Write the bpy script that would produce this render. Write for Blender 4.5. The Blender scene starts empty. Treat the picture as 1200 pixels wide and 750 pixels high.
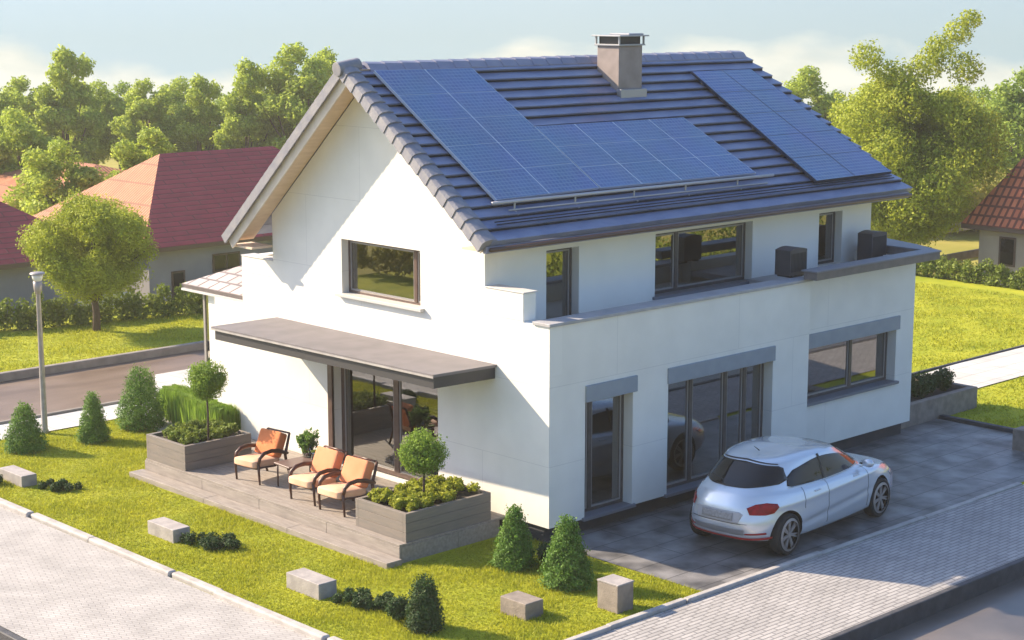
import bpy, bmesh, math, random
import numpy as np
from mathutils import Vector, Matrix
from mathutils.bvhtree import BVHTree
R = math.radians
random.seed(7)
rng = np.random.default_rng(11)
scn = bpy.context.scene
COL = scn.collection

# ------------------------------------------------------------------ materials
def mat(name, base, rough=.7, c2=None, scale=4, detail=6, bump=0, bscale=60, metal=0, spec=.5,
        island=None, trans=0, stretch=None, coat=0, c2pos=(.35, .65)):
    m = bpy.data.materials.new(name); m.use_nodes = True
    nt = m.node_tree; N = nt.nodes; L = nt.links
    b = N['Principled BSDF']
    b.inputs['Base Color'].default_value = (*base, 1)
    b.inputs['Roughness'].default_value = rough
    b.inputs['Metallic'].default_value = metal
    b.inputs['Specular IOR Level'].default_value = spec
    b.inputs['Coat Weight'].default_value = coat
    b.inputs['Coat Roughness'].default_value = .04
    geo = N.new('ShaderNodeNewGeometry')
    vec = geo.outputs['Position']
    if stretch:
        mp = N.new('ShaderNodeMapping'); mp.inputs['Scale'].default_value = stretch
        L.new(vec, mp.inputs['Vector']); vec = mp.outputs['Vector']
    col = None
    if c2:
        t = N.new('ShaderNodeTexNoise'); t.inputs['Scale'].default_value = scale; t.inputs['Detail'].default_value = detail
        L.new(vec, t.inputs['Vector'])
        r = N.new('ShaderNodeValToRGB')
        r.color_ramp.elements[0].position = c2pos[0]; r.color_ramp.elements[1].position = c2pos[1]
        r.color_ramp.elements[0].color = (*base, 1); r.color_ramp.elements[1].color = (*c2, 1)
        L.new(t.outputs['Fac'], r.inputs['Fac']); col = r.outputs['Color']
    if island:
        r = N.new('ShaderNodeValToRGB'); r.color_ramp.elements[0].color = (*island[0], 1); r.color_ramp.elements[1].color = (*island[1], 1)
        L.new(geo.outputs['Random Per Island'], r.inputs['Fac'])
        if col:
            mx = N.new('ShaderNodeMix'); mx.data_type = 'RGBA'; mx.inputs['Factor'].default_value = .5
            L.new(col, mx.inputs['A']); L.new(r.outputs['Color'], mx.inputs['B']); col = mx.outputs['Result']
        else: col = r.outputs['Color']
    if col: L.new(col, b.inputs['Base Color'])
    if bump:
        t = N.new('ShaderNodeTexNoise'); t.inputs['Scale'].default_value = bscale; t.inputs['Detail'].default_value = 5
        L.new(vec, t.inputs['Vector'])
        bp = N.new('ShaderNodeBump'); bp.inputs['Strength'].default_value = bump; bp.inputs['Distance'].default_value = .02
        L.new(t.outputs['Fac'], bp.inputs['Height']); L.new(bp.outputs['Normal'], b.inputs['Normal'])
    if trans:
        tr = N.new('ShaderNodeBsdfTranslucent'); mix = N.new('ShaderNodeMixShader'); mix.inputs['Fac'].default_value = trans
        if col: L.new(col, tr.inputs['Color'])
        else: tr.inputs['Color'].default_value = (*base, 1)
        L.new(b.outputs[0], mix.inputs[1]); L.new(tr.outputs[0], mix.inputs[2])
        L.new(mix.outputs[0], N['Material Output'].inputs['Surface'])
    return m

def brick_mat(name, c1, c2, mortar, bw, bh, ms, rough=.8, axis='xy', bump=.5, noise=.35, spec=.4, rot=0, uv=False, offset=.5):
    """Brick pattern over world position; axis 'xy' for ground, 'wall' for vertical walls."""
    m = bpy.data.materials.new(name); m.use_nodes = True
    nt = m.node_tree; N = nt.nodes; L = nt.links; b = N['Principled BSDF']
    b.inputs['Roughness'].default_value = rough; b.inputs['Specular IOR Level'].default_value = spec
    if uv:
        vec = N.new('ShaderNodeUVMap').outputs['UV']; pos = N.new('ShaderNodeNewGeometry').outputs['Position']
    else:
        pos = vec = N.new('ShaderNodeNewGeometry').outputs['Position']
    if axis == 'wall':
        s = N.new('ShaderNodeSeparateXYZ'); L.new(vec, s.inputs[0])
        a = N.new('ShaderNodeMath'); L.new(s.outputs[0], a.inputs[0]); L.new(s.outputs[1], a.inputs[1])
        c = N.new('ShaderNodeCombineXYZ'); L.new(a.outputs[0], c.inputs[0]); L.new(s.outputs[2], c.inputs[1]); vec = c.outputs[0]
    if rot:
        mp = N.new('ShaderNodeMapping'); mp.inputs['Rotation'].default_value = (0, 0, rot); L.new(vec, mp.inputs[0]); vec = mp.outputs[0]
    br = N.new('ShaderNodeTexBrick'); L.new(vec, br.inputs['Vector'])
    br.inputs['Color1'].default_value = (*c1, 1); br.inputs['Color2'].default_value = (*c2, 1); br.inputs['Mortar'].default_value = (*mortar, 1)
    br.inputs['Scale'].default_value = 1; br.inputs['Mortar Size'].default_value = ms; br.inputs['Mortar Smooth'].default_value = .3
    br.inputs['Brick Width'].default_value = bw; br.inputs['Row Height'].default_value = bh; br.offset = offset
    t = N.new('ShaderNodeTexNoise'); t.inputs['Scale'].default_value = 1.7; t.inputs['Detail'].default_value = 8; L.new(pos, t.inputs['Vector'])
    r = N.new('ShaderNodeValToRGB'); r.color_ramp.elements[0].position = .3; r.color_ramp.elements[1].position = .7
    r.color_ramp.elements[0].color = (1 - noise, 1 - noise, 1 - noise, 1)
    L.new(t.outputs['Fac'], r.inputs['Fac'])
    mx = N.new('ShaderNodeMix'); mx.data_type = 'RGBA'; mx.blend_type = 'MULTIPLY'; mx.inputs['Factor'].default_value = 1
    L.new(br.outputs['Color'], mx.inputs['A']); L.new(r.outputs['Color'], mx.inputs['B']); L.new(mx.outputs['Result'], b.inputs['Base Color'])
    if bump:
        inv = N.new('ShaderNodeMath'); inv.operation = 'SUBTRACT'; inv.inputs[0].default_value = 1; L.new(br.outputs['Fac'], inv.inputs[1])
        bp = N.new('ShaderNodeBump'); bp.inputs['Strength'].default_value = bump; bp.inputs['Distance'].default_value = .02
        L.new(inv.outputs[0], bp.inputs['Height']); L.new(bp.outputs['Normal'], b.inputs['Normal'])
    return m

def glass_mat(name, tint=(.5, .53, .55), mixf=.22, rough=.01):
    m = bpy.data.materials.new(name); m.use_nodes = True
    nt = m.node_tree; N = nt.nodes; L = nt.links; N.remove(N['Principled BSDF'])
    t = N.new('ShaderNodeBsdfTransparent'); t.inputs[0].default_value = (*tint, 1)
    g = N.new('ShaderNodeBsdfGlossy'); g.inputs['Roughness'].default_value = rough; g.inputs['Color'].default_value = (.95, .95, .95, 1)
    lw = N.new('ShaderNodeFresnel'); lw.inputs['IOR'].default_value = 1.5
    a = N.new('ShaderNodeMath'); a.operation = 'ADD'; a.inputs[1].default_value = mixf; a.use_clamp = True
    L.new(lw.outputs[0], a.inputs[0])
    mx = N.new('ShaderNodeMixShader'); L.new(a.outputs[0], mx.inputs[0]); L.new(t.outputs[0], mx.inputs[1]); L.new(g.outputs[0], mx.inputs[2])
    L.new(mx.outputs[0], N['Material Output'].inputs['Surface'])
    return m

M = {}
M['wall'] = brick_mat('white_render', (.82, .795, .735), (.81, .785, .725), (.66, .64, .60), 3.1, 1.28, .005, .85, 'wall', .25, .09)
M['wall_plain'] = mat('white_render_plain', (.82, .795, .735), .85, (.78, .755, .70), 1.2, bump=.08, bscale=120)
M['plinth'] = mat('plinth', (.035, .037, .042), .8, (.05, .05, .055), 3, bump=.2)
M['coping'] = mat('coping', (.40, .39, .40), .6, (.34, .33, .34), 4)
M['coping_light'] = mat('coping_light', (.62, .60, .58), .6, (.55, .53, .52), 4)
M['slab'] = mat('slab_edge', (.16, .14, .14), .5, (.12, .11, .11), 5)
M['roof'] = mat('slate_blue_tiles', (.135, .165, .28), .33, (.22, .245, .36), 2.2, 7, .25, 30, spec=.5, stretch=(.6, 1.5, 1.5))
M['ridge'] = mat('ridge_tiles', (.20, .21, .30), .45, (.26, .26, .34), 3, bump=.2)
M['verge'] = mat('verge_tiles', (.26, .25, .27), .6, (.19, .19, .23), 5, bump=.25, bscale=30)
M['barge'] = mat('bargeboard', (.70, .60, .50), .6, (.62, .52, .43), 3)
M['soffit'] = mat('soffit', (.74, .57, .43), .6, (.66, .50, .37), 3, stretch=(1, 6, 1))
M['gutter'] = mat('gutter', (.10, .06, .05), .4)
M['frame'] = mat('window_frame', (.055, .048, .048), .35, (.08, .07, .068), 8)
M['frame_brown'] = mat('brown_frame', (.085, .05, .042), .35, (.12, .075, .06), 8)
M['frame_light'] = mat('sash', (.30, .28, .27), .4)
M['shutter_box'] = mat('shutter_box', (.27, .31, .36), .5, (.24, .28, .33), 4)
M['sill'] = mat('sill', (.16, .17, .20), .5)
M['sill_light'] = mat('sill_light', (.55, .53, .50), .6)
M['glass'] = glass_mat('window_glass')
M['glass_warm'] = glass_mat('gable_glass', (.80, .70, .60), .18)
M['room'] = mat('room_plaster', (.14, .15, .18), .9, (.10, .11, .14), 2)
M['room_warm'] = mat('room_plaster_warm', (.50, .42, .34), .9, (.40, .33, .27), 2)
M['curtain'] = mat('curtain', (.82, .80, .76), .9, (.68, .66, .62), 14, stretch=(8, 8, .3))
M['furn'] = mat('sofa_fabric', (.05, .055, .08), .9)
M['chimney_m'] = mat('chimney_render', (.33, .27, .25), .85, (.26, .215, .20), 4, bump=.25)
M['metal_dark'] = mat('dark_metal', (.03, .03, .035), .35, metal=.6)
M['metal_grey'] = mat('grey_metal', (.32, .32, .34), .4, metal=.5)
M['rail_metal'] = mat('rail_metal', (.45, .44, .46), .4, metal=.3)
M['canopy_top'] = mat('canopy_felt', (.20, .18, .185), .75, (.165, .15, .155), 2.5, bump=.15)
M['canopy_edge'] = mat('canopy_edge', (.045, .042, .045), .5)
M['deck'] = mat('deck_wood', (.35, .30, .26), .65, (.24, .205, .18), 3, 8, .3, 20, stretch=(7, 1, 7), c2pos=(.3, .7))
M['planter_wood'] = mat('planter_wood', (.23, .19, .16), .7, (.19, .165, .145), 3, 8, .3, 20, stretch=(1, 1, 9))
M['soil'] = mat('soil', (.05, .035, .025), .95)
M['kerb'] = mat('kerb_stone', (.47, .44, .41), .8, (.36, .33, .31), 5, bump=.3)
M['kerb_dark'] = mat('kerb_dark', (.075, .073, .08), .7, (.045, .045, .05), 5, bump=.3)
M['kerb_brown'] = mat('kerb_brown', (.30, .26, .22), .8, (.23, .2, .17), 4, bump=.3)
M['block'] = mat('block_stone', (.40, .36, .34), .8, (.30, .27, .26), 6, bump=.35, bscale=40)
M['block_brown'] = mat('block_brown', (.29, .24, .20), .8, (.20, .165, .14), 6, bump=.35, bscale=40)
M['bark'] = mat('bark', (.12, .08, .05), .9, (.07, .05, .035), 12, bump=.6, stretch=(4, 4, .6))
M['dark_bark'] = mat('dark_bark', (.05, .03, .025), .85, (.08, .05, .035), 12, bump=.4)
M['post'] = mat('lamp_metal', (.40, .36, .33), .45, (.33, .29, .27), 8, metal=.3)
M['lamp_glass'] = mat('lamp_glass', (.75, .74, .70), .3)
M['path'] = brick_mat('path_slabs', (.62, .60, .57), (.55, .53, .50), (.36, .34, .32), .6, .6, .012, .8, 'xy', .3, .2, offset=0)
M['pave_left'] = brick_mat('left_paving', (.50, .47, .445), (.45, .42, .40), (.36, .335, .315), .17, .075, .008, .85, 'xy', .6, .25, rot=.35)
M['pave_side'] = brick_mat('side_paving', (.47, .44, .42), (.40, .375, .36), (.24, .225, .22), .30, .085, .012, .8, 'xy', .7, .22)
M['adirt'] = mat('asphalt_left', (.135, .09, .06), .5, (.20, .14, .10), .9, 8, .2, 60, stretch=(.6, 1.6, 1))
M['awet'] = mat('asphalt_wet', (.10, .085, .075), .28, (.17, .14, .12), .7, 8, .1, 60)
M['chair_frame'] = mat('chair_frame', (.10, .035, .022), .4, (.06, .025, .018), 10)
M['cush_cream'] = mat('cream_cushion', (.80, .52, .35), .85, (.76, .44, .27), 3, bump=.2, bscale=150)
M['cush_orange'] = mat('orange_cushion', (.72, .22, .07), .85, (.64, .18, .06), 3, bump=.2, bscale=150)
M['cush_peach'] = mat('peach_cushion', (.76, .29, .14), .85, (.70, .23, .10), 3, bump=.2, bscale=150)
M['table'] = mat('table_top', (.20, .13, .11), .4, (.15, .10, .09), 8)
M['jar'] = glass_mat('jar_glass', (.75, .80, .80), .12)
M['ac'] = mat('ac_case', (.035, .038, .05), .5, (.05, .052, .065), 3)
M['ac_slat'] = mat('ac_slat', (.02, .022, .03), .5)
M['red_roof'] = brick_mat('red_roof_tiles', (.33, .035, .045), (.29, .03, .04), (.17, .02, .025), 1.3, .24, .03, .65, 'xy', .8, .25, uv=True)
M['pink_sunlit_roof'] = brick_mat('pink_sunlit_tiles', (.66, .26, .13), (.56, .21, .10), (.26, .10, .05), .14, .9, .04, .7, 'xy', .9, .2, uv=True, offset=0)  # red tile in its sunlit tone, sunlight put into the colour
M['orange_roof'] = brick_mat('orange_roof_tiles', (.74, .21, .09), (.62, .16, .07), (.20, .05, .03), .24, .40, .05, .65, 'xy', 1, .25, uv=True, offset=0)
M['porch_roof'] = brick_mat('porch_tiles', (.62, .52, .48), (.52, .43, .40), (.24, .2, .19), .36, .34, .03, .65, 'xy', 1, .25, uv=True)
M['house_grey'] = mat('grey_render', (.30, .29, .30), .9, (.25, .24, .25), 1, bump=.1)
M['house_beige'] = mat('beige_render', (.42, .35, .30), .9, (.35, .29, .25), 1, bump=.1)
M['paint'] = mat('car_paint', (.66, .69, .74), .26, metal=.45, coat=1, spec=.5)
M['car_glass'] = mat('car_glass', (.008, .008, .010), .02, spec=.4)
M['tyre'] = mat('tyre', (.018, .017, .017), .8)
M['rim'] = mat('rim', (.34, .30, .28), .35, metal=.15)
M['red_lamp'] = mat('tail_lamp', (.36, .003, .005), .18, (.20, .002, .004), 14, spec=.3)
M['red_trim'] = mat('red_trim', (.34, .012, .015), .35)
M['plate'] = mat('plate', (.22, .21, .21), .5, (.30, .29, .29), 30)
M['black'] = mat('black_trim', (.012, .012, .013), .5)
M['gap'] = mat('panel_gap', (.08, .085, .09), .6)
M['chrome'] = mat('chrome', (.6, .62, .65), .18, metal=.9)
def leafm(name, a, b, t=.35): return mat(name, a, .6, b, 1.6, 3, island=(tuple(x * .6 for x in a), tuple(min(1, x * 1.35) for x in b)), trans=t, spec=.25)
M['leaf_tree'] = leafm('leaf_yellow_green', (.29, .35, .03), (.45, .49, .05), .40)
M['leaf_far'] = leafm('leaf_far', (.31, .41, .05), (.50, .58, .09), .5)
M['leaf_far_dark'] = leafm('leaf_far_dark', (.22, .33, .05), (.37, .47, .08), .48)
M['leaf_conifer'] = leafm('leaf_conifer', (.08, .18, .025), (.17, .29, .05), .35)
M['leaf_dark'] = leafm('leaf_dark', (.03, .065, .02), (.06, .11, .03), .25)
M['leaf_hedge'] = leafm('leaf_hedge', (.13, .19, .025), (.24, .29, .045), .35)
M['leaf_topiary'] = leafm('leaf_topiary', (.15, .27, .03), (.27, .38, .055), .4)
M['leaf_yellow'] = leafm('leaf_yellow', (.28, .32, .025), (.42, .43, .045), .4)
M['leaf_olive'] = leafm('leaf_olive', (.34, .33, .07), (.46, .42, .09), .4)
M['blade'] = leafm('grass_blade', (.30, .34, .025), (.46, .45, .035), .45)

# lawn: clumpy green/yellow
M['lawn'] = mat('lawn_green', (.26, .30, .02), .9, (.40, .40, .03), 1.1, 10, .5, 45, spec=.15)
M['drive'] = brick_mat('driveway_slabs', (.33, .31, .30), (.28, .265, .26), (.13, .125, .125), 1.2, .60, .012, .42, 'xy', .35, .78, offset=.5)
M['ground_far'] = mat('rough_grass', (.26, .24, .05), .95, (.36, .31, .08), .4, 10, .4, 10, spec=.1)

# ------------------------------------------------------------------ mesh helpers
class MB:
    def __init__(s): s.v = []; s.f = []; s.uv = []
    def poly(s, pts, uv=None):
        i = len(s.v); s.v += [tuple(p) for p in pts]; s.f.append(tuple(range(i, i + len(pts)))); s.uv.append(uv or [(0, 0)] * len(pts)); return s
    def hexa(s, p):
        """8 points: bottom 4 ccw then top 4 ccw"""
        i = len(s.v); s.v += [tuple(q) for q in p]
        for f in ((3, 2, 1, 0), (4, 5, 6, 7), (0, 1, 5, 4), (1, 2, 6, 5), (2, 3, 7, 6), (3, 0, 4, 7)):
            s.f.append(tuple(i + k for k in f)); s.uv.append([(0, 0)] * 4)
        return s
    def box(s, x0, x1, y0, y1, z0, z1):
        return s.hexa([(x0, y0, z0), (x1, y0, z0), (x1, y1, z0), (x0, y1, z0), (x0, y0, z1), (x1, y0, z1), (x1, y1, z1), (x0, y1, z1)])
    def prism(s, pts, z0, z1):
        n = len(pts); i = len(s.v); s.v += [(p[0], p[1], z0) for p in pts] + [(p[0], p[1], z1) for p in pts]
        s.f.append(tuple(range(i + n - 1, i - 1, -1))); s.f.append(tuple(range(i + n, i + 2 * n))); s.uv += [[(0, 0)] * n] * 2
        for k in range(n):
            j = (k + 1) % n; s.f.append((i + k, i + j, i + n + j, i + n + k)); s.uv.append([(0, 0)] * 4)
        return s
    def tube(s, path, rad, seg=8, cap=True):
        path = [Vector(p) for p in path]; n = len(path)
        rr = rad if hasattr(rad, '__len__') else [rad] * n
        base = len(s.v); up = None
        for k, p in enumerate(path):
            d = (path[min(k + 1, n - 1)] - path[max(k - 1, 0)]).normalized()
            if up is None: up = Vector((0, 0, 1)) if abs(d.z) < .9 else Vector((1, 0, 0))
            a = d.cross(up).normalized(); b = a.cross(d).normalized(); up = b
            for q in range(seg):
                t = 2 * math.pi * q / seg; s.v.append(tuple(p + (a * math.cos(t) + b * math.sin(t)) * rr[k]))
        for k in range(n - 1):
            for q in range(seg):
                r = (q + 1) % seg; s.f.append((base + k * seg + q, base + k * seg + r, base + (k + 1) * seg + r, base + (k + 1) * seg + q)); s.uv.append([(0, 0)] * 4)
        if cap:
            s.f.append(tuple(base + q for q in reversed(range(seg)))); s.f.append(tuple(base + (n - 1) * seg + q for q in range(seg))); s.uv += [[(0, 0)] * seg] * 2
        return s
    def lathe(s, c, prof, seg=24, axis='z', cap=True):
        base = len(s.v); n = len(prof)
        for (r, h) in prof:
            for q in range(seg):
                t = 2 * math.pi * q / seg
                if axis == 'z': s.v.append((c[0] + r * math.cos(t), c[1] + r * math.sin(t), c[2] + h))
                else: s.v.append((c[0] + r * math.cos(t), c[1] + h, c[2] + r * math.sin(t)))
        for k in range(n - 1):
            for q in range(seg):
                r = (q + 1) % seg; s.f.append((base + k * seg + q, base + k * seg + r, base + (k + 1) * seg + r, base + (k + 1) * seg + q)); s.uv.append([(0, 0)] * 4)
        if cap: s.f.append(tuple(base + q for q in reversed(range(seg)))); s.f.append(tuple(base + (n - 1) * seg + q for q in range(seg))); s.uv += [[(0, 0)] * seg] * 2
        return s
    def build(s, name, m, parent=None, bevel=0, smooth=False, sub=0, seg=2):
        me = bpy.data.meshes.new(name)
        off = root_loc(parent)
        me.from_pydata([(a - off[0], b - off[1], c - off[2]) for a, b, c in s.v], [], s.f)
        ul = me.uv_layers.new(name='UVMap'); k = 0
        flat = [c for f in s.uv for uv in f for c in uv]; ul.data.foreach_set('uv', flat)
        bm = bmesh.new(); bm.from_mesh(me); bmesh.ops.recalc_face_normals(bm, faces=bm.faces); bm.to_mesh(me); bm.free()
        me.materials.append(M[m] if isinstance(m, str) else m)
        o = bpy.data.objects.new(name, me); COL.objects.link(o)
        if parent: o.parent = parent
        if smooth: me.polygons.foreach_set('use_smooth', [True] * len(me.polygons))
        if bevel:
            md = o.modifiers.new('bevel', 'BEVEL'); md.width = bevel; md.segments = seg; md.limit_method = 'ANGLE'; md.angle_limit = R(40)
            if not smooth:
                me.polygons.foreach_set('use_smooth', [True] * len(me.polygons)); md.harden_normals = True
        if sub:
            md = o.modifiers.new('sub', 'SUBSURF'); md.levels = md.render_levels = sub
        return o

def root_loc(p):
    x = y = z = 0
    while p:
        x += p.location[0]; y += p.location[1]; z += p.location[2]; p = p.parent
    return (x, y, z)

def tag(o, label, cat, group=None, kind=None):
    o['label'] = label; o['category'] = cat
    if group: o['group'] = group
    if kind: o['kind'] = kind
    return o
def thing(name, label, cat, loc=(0, 0, 0), group=None, kind=None):
    o = bpy.data.objects.new(name, None); COL.objects.link(o); o.location = loc; o.empty_display_size = .2
    return tag(o, label, cat, group, kind)
def struct(o, label=None):
    o['kind'] = 'structure'
    if label: o['label'] = label
    return o
def copy_thing(src, loc, rz=0, scale=1, label=None, sz=None):
    def rec(o, par):
        c = o.copy(); COL.objects.link(c); c.parent = par
        for ch in o.children: rec(ch, c)
        return c
    c = rec(src, None); c.location = loc; c.rotation_euler = (0, 0, rz); c.scale = (scale, scale, sz or scale)
    if label: c['label'] = label
    return c

def leaves(P, Nn, size, rough=.7, aspect=.55):
    """diamond leaves at P (n,3) facing about Nn"""
    n = len(P); Nn = Nn + rng.normal(0, rough, (n, 3)); Nn /= np.linalg.norm(Nn, axis=1)[:, None] + 1e-9
    A = np.cross(Nn, rng.normal(0, 1, (n, 3))); A /= np.linalg.norm(A, axis=1)[:, None] + 1e-9
    B = np.cross(Nn, A); s = size * rng.uniform(.6, 1.3, (n, 1))
    V = np.stack([P - A * s, P - B * s * aspect, P + A * s, P + B * s * aspect], 1).reshape(-1, 3)
    return V
def quads_obj(name, V, m, parent=None):
    n = len(V) // 4; me = bpy.data.meshes.new(name)
    off = np.array(root_loc(parent))
    me.vertices.add(len(V)); me.vertices.foreach_set('co', (V - off).astype('f').ravel())
    me.loops.add(4 * n); me.loops.foreach_set('vertex_index', np.arange(4 * n, dtype='i'))
    me.polygons.add(n); me.polygons.foreach_set('loop_start', np.arange(0, 4 * n, 4, dtype='i')); me.polygons.foreach_set('loop_total', np.full(n, 4, 'i'))
    me.update(); me.materials.append(M[m]); o = bpy.data.objects.new(name, me); COL.objects.link(o)
    if parent: o.parent = parent
    return o
def sph(n):
    v = rng.normal(0, 1, (n, 3)); return v / np.linalg.norm(v, axis=1)[:, None]
def blob_leaves(blobs, n, size, rough=.7, shell=.35, flat=1.0):
    tot = sum(b[3] ** 2 for b in blobs); out = []
    for (x, y, z, r) in blobs:
        k = max(8, int(n * r * r / tot)); d = sph(k)
        w = 1 + .26 * np.sin(d[:, :1] * 6 + x * 5) * np.cos(d[:, 2:3] * 5 + y * 5) + .10 * np.sin(d[:, 1:2] * 13 + x * 9)
        rad = r * (1 - shell * rng.random((k, 1)) ** 1.6) * w
        p = d * rad; p[:, 2] *= flat
        out.append(leaves(p + np.array([x, y, z]), d, size, rough))
    return np.concatenate(out)

# ------------------------------------------------------------------ camera / world / sun
CAM = Vector((-18.99, -19.07, 8.54)); a_ = R(46.3647); p_ = R(10.29837)
fw = Vector((math.cos(a_) * math.cos(p_), math.sin(a_) * math.cos(p_), -math.sin(p_)))
rt = Vector((math.sin(a_), -math.cos(a_), 0)); upv = rt.cross(fw)
cd = bpy.data.cameras.new('camera'); cam = bpy.data.objects.new('camera', cd); COL.objects.link(cam)
mw = Matrix((rt, upv, -fw)).transposed().to_4x4(); mw.translation = CAM; cam.matrix_world = mw
cd.sensor_width = 36; cd.lens = 2063.8253 / 1200 * 36; cd.clip_end = 3000; cd.clip_start = .5
scn.camera = cam

SUNH = Vector((.44, -.90)); SUNH.normalize(); EL = R(31)
trav = Vector((SUNH.x * math.cos(EL), SUNH.y * math.cos(EL), -math.sin(EL)))
sl = bpy.data.lights.new('sun', 'SUN'); sl.energy = 3.8; sl.angle = R(.6); sl.color = (1, .83, .60)
so = bpy.data.objects.new('sun', sl); COL.objects.link(so); so.rotation_euler = trav.to_track_quat('-Z', 'Y').to_euler(); so.location = (-10, 30, 20)

w = bpy.data.worlds.new('World'); scn.world = w; w.use_nodes = True
nt = w.node_tree; N = nt.nodes; L = nt.links; bg = N['Background']
tc = N.new('ShaderNodeTexCoord'); sx = N.new('ShaderNodeSeparateXYZ'); L.new(tc.outputs['Generated'], sx.inputs[0])
def mth(op, a, b=None, clamp=False):
    m_ = N.new('ShaderNodeMath'); m_.operation = op; m_.use_clamp = clamp
    for i, q in enumerate((a, b)):
        if q is None: continue
        if isinstance(q, (int, float)): m_.inputs[i].default_value = q
        else: L.new(q, m_.inputs[i])
    return m_.outputs[0]
z2 = mth('ADD', mth('MULTIPLY', sx.outputs[2], .72), .26)
cb = N.new('ShaderNodeCombineXYZ'); L.new(sx.outputs[0], cb.inputs[0]); L.new(sx.outputs[1], cb.inputs[1]); L.new(z2, cb.inputs[2])
nrm = N.new('ShaderNodeVectorMath'); nrm.operation = 'NORMALIZE'; L.new(cb.outputs[0], nrm.inputs[0])
sky = N.new('ShaderNodeTexSky'); sky.sky_type = 'NISHITA'; sky.sun_disc = False
sky.sun_elevation = EL; sky.sun_rotation = math.atan2(-SUNH.x, -SUNH.y); sky.air_density = 1.0; sky.dust_density = 1.2; sky.ozone_density = 3.2
L.new(nrm.outputs[0], sky.inputs['Vector'])
# clouds: low cumulus bank near the skyline
mp = N.new('ShaderNodeMapping'); mp.inputs['Scale'].default_value = (1, 1, 2.4); L.new(tc.outputs['Generated'], mp.inputs[0])
n1 = N.new('ShaderNodeTexNoise'); n1.inputs['Scale'].default_value = 8; n1.inputs['Detail'].default_value = 9; n1.inputs['Roughness'].default_value = .5; L.new(mp.outputs[0], n1.inputs['Vector'])
hgt = mth('MULTIPLY', mth('ADD', sx.outputs[2], .03), 11.0)       # 0 near the top of the bank, negative below
cm = mth('MULTIPLY', mth('SUBTRACT', mth('SUBTRACT', n1.outputs['Fac'], .45), hgt), 8.0, True)
n2 = N.new('ShaderNodeTexNoise'); n2.inputs['Scale'].default_value = 26; n2.inputs['Detail'].default_value = 7; L.new(mp.outputs[0], n2.inputs['Vector'])
cr = N.new('ShaderNodeValToRGB'); cr.color_ramp.elements[0].position = .35; cr.color_ramp.elements[1].position = .62
cr.color_ramp.elements[0].color = (2.5, 2.6, 2.35, 1); cr.color_ramp.elements[1].color = (3.2, 3.15, 2.75, 1)
L.new(n2.outputs['Fac'], cr.inputs['Fac'])
mx = N.new('ShaderNodeMix'); mx.data_type = 'RGBA'; air = N.new('ShaderNodeMix'); air.data_type = 'RGBA'; air.inputs['B'].default_value = (1.5, 1.88, 1.82, 1)
L.new(mth('MULTIPLY', mth('SUBTRACT', 1.0, mth('MULTIPLY', mth('ADD', sx.outputs[2], .02), 4.0, True)), .85), air.inputs['Factor']); L.new(sky.outputs[0], air.inputs['A'])
L.new(mth('MULTIPLY', cm, .88), mx.inputs['Factor']); L.new(air.outputs['Result'], mx.inputs['A']); L.new(cr.outputs['Color'], mx.inputs['B'])
L.new(mx.outputs['Result'], bg.inputs['Color']); bg.inputs['Strength'].default_value = .118
scn.view_settings.view_transform = 'Standard'; scn.view_settings.look = 'None'; scn.view_settings.gamma = 1; scn.view_settings.exposure = 1.48
scn.view_settings.use_curve_mapping = False
try:
    scn.cycles.max_bounces = 8; scn.cycles.transparent_max_bounces = 12; scn.cycles.use_denoising = True; scn.cycles.caustics_reflective = False
except Exception: pass

# ------------------------------------------------------------------ ground (one sheet with road troughs)
def sm(a, b, t):
    t = max(0, min(1, (t - a) / (b - a))); return t * t * (3 - 2 * t)
def gz(x, y):
    d = -1.5 * sm(24.0, 28.5, y) if x < 60 else -1.5
    d = min(d, -1.3 * sm(28.3, 31, x) * sm(-30, -10, y + 10 if y < 0 else 0))
    r = math.hypot(x - 5, y - 4)
    if r > 92: d -= (r - 92) * .28 * sm(92, 130, r)
    if -8.18 < x and -5.62 < y:
        if 13.5 < y < 17.75: d -= .12
        return d
    if x <= -8.18 and y > 17.75: return d
    if 13.5 < y < 17.75 and x <= -8.18: return d - .12
    if y < -11.5 or x < -14.5 : return d - .12
    return d - .24 if y < 13.5 else d
def lines(lo, hi, keys, step=1.5):
    s = set(keys); v = lo
    while v <= hi:
        if all(abs(v - k) > .5 for k in keys): s.add(round(v, 3))
        v += step if abs(v) < 45 else step * 2
    return sorted(s)
def pairs(*k): return [q for c in k for q in (c - .01, c + .01)]
X = lines(-150, 165, pairs(-8.18, -14.5)); Y = lines(-150, 165, pairs(-5.62, -11.5, 13.50, 17.75))
gm = MB(); gm.v = [(x, y, gz(x, y)) for y in Y for x in X]
nx = len(X); gm.f = [(j * nx + i, j * nx + i + 1, (j + 1) * nx + i + 1, (j + 1) * nx + i) for j in range(len(Y) - 1) for i in range(nx - 1)]
gm.uv = [[(0, 0)] * 4] * len(gm.f)
g = struct(gm.build('ground', 'lawn'), 'lawn and terrain falling away beyond the far trees')
g.data.materials.append(M['ground_far'])
for p in g.data.polygons:
    c = p.center
    if c.y > 25.5 or c.x > 33: p.material_index = 1
def sheet(name, m, x0, x1, y0, y1, z, label, kindn='structure'):
    return struct(MB().poly([(x0, y0, z), (x1, y0, z), (x1, y1, z), (x0, y1, z)]).build(name, m), label)
sheet('road', 'adirt', -60, 27, 13.56, 17.665, -.09, 'brown asphalt lane behind the garden')
struct(MB().poly([(-14.5, -60, -.21), (-8.25, -60, -.21), (-8.25, 13.56, -.21), (-14.5, 13.56, -.21)]).poly([(-8.25, -11.5, -.21), (70, -11.5, -.21), (70, -5.67, -.21), (-8.25, -5.67, -.21)]).build('street', 'awet'), 'damp dark street below the paving')
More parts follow.
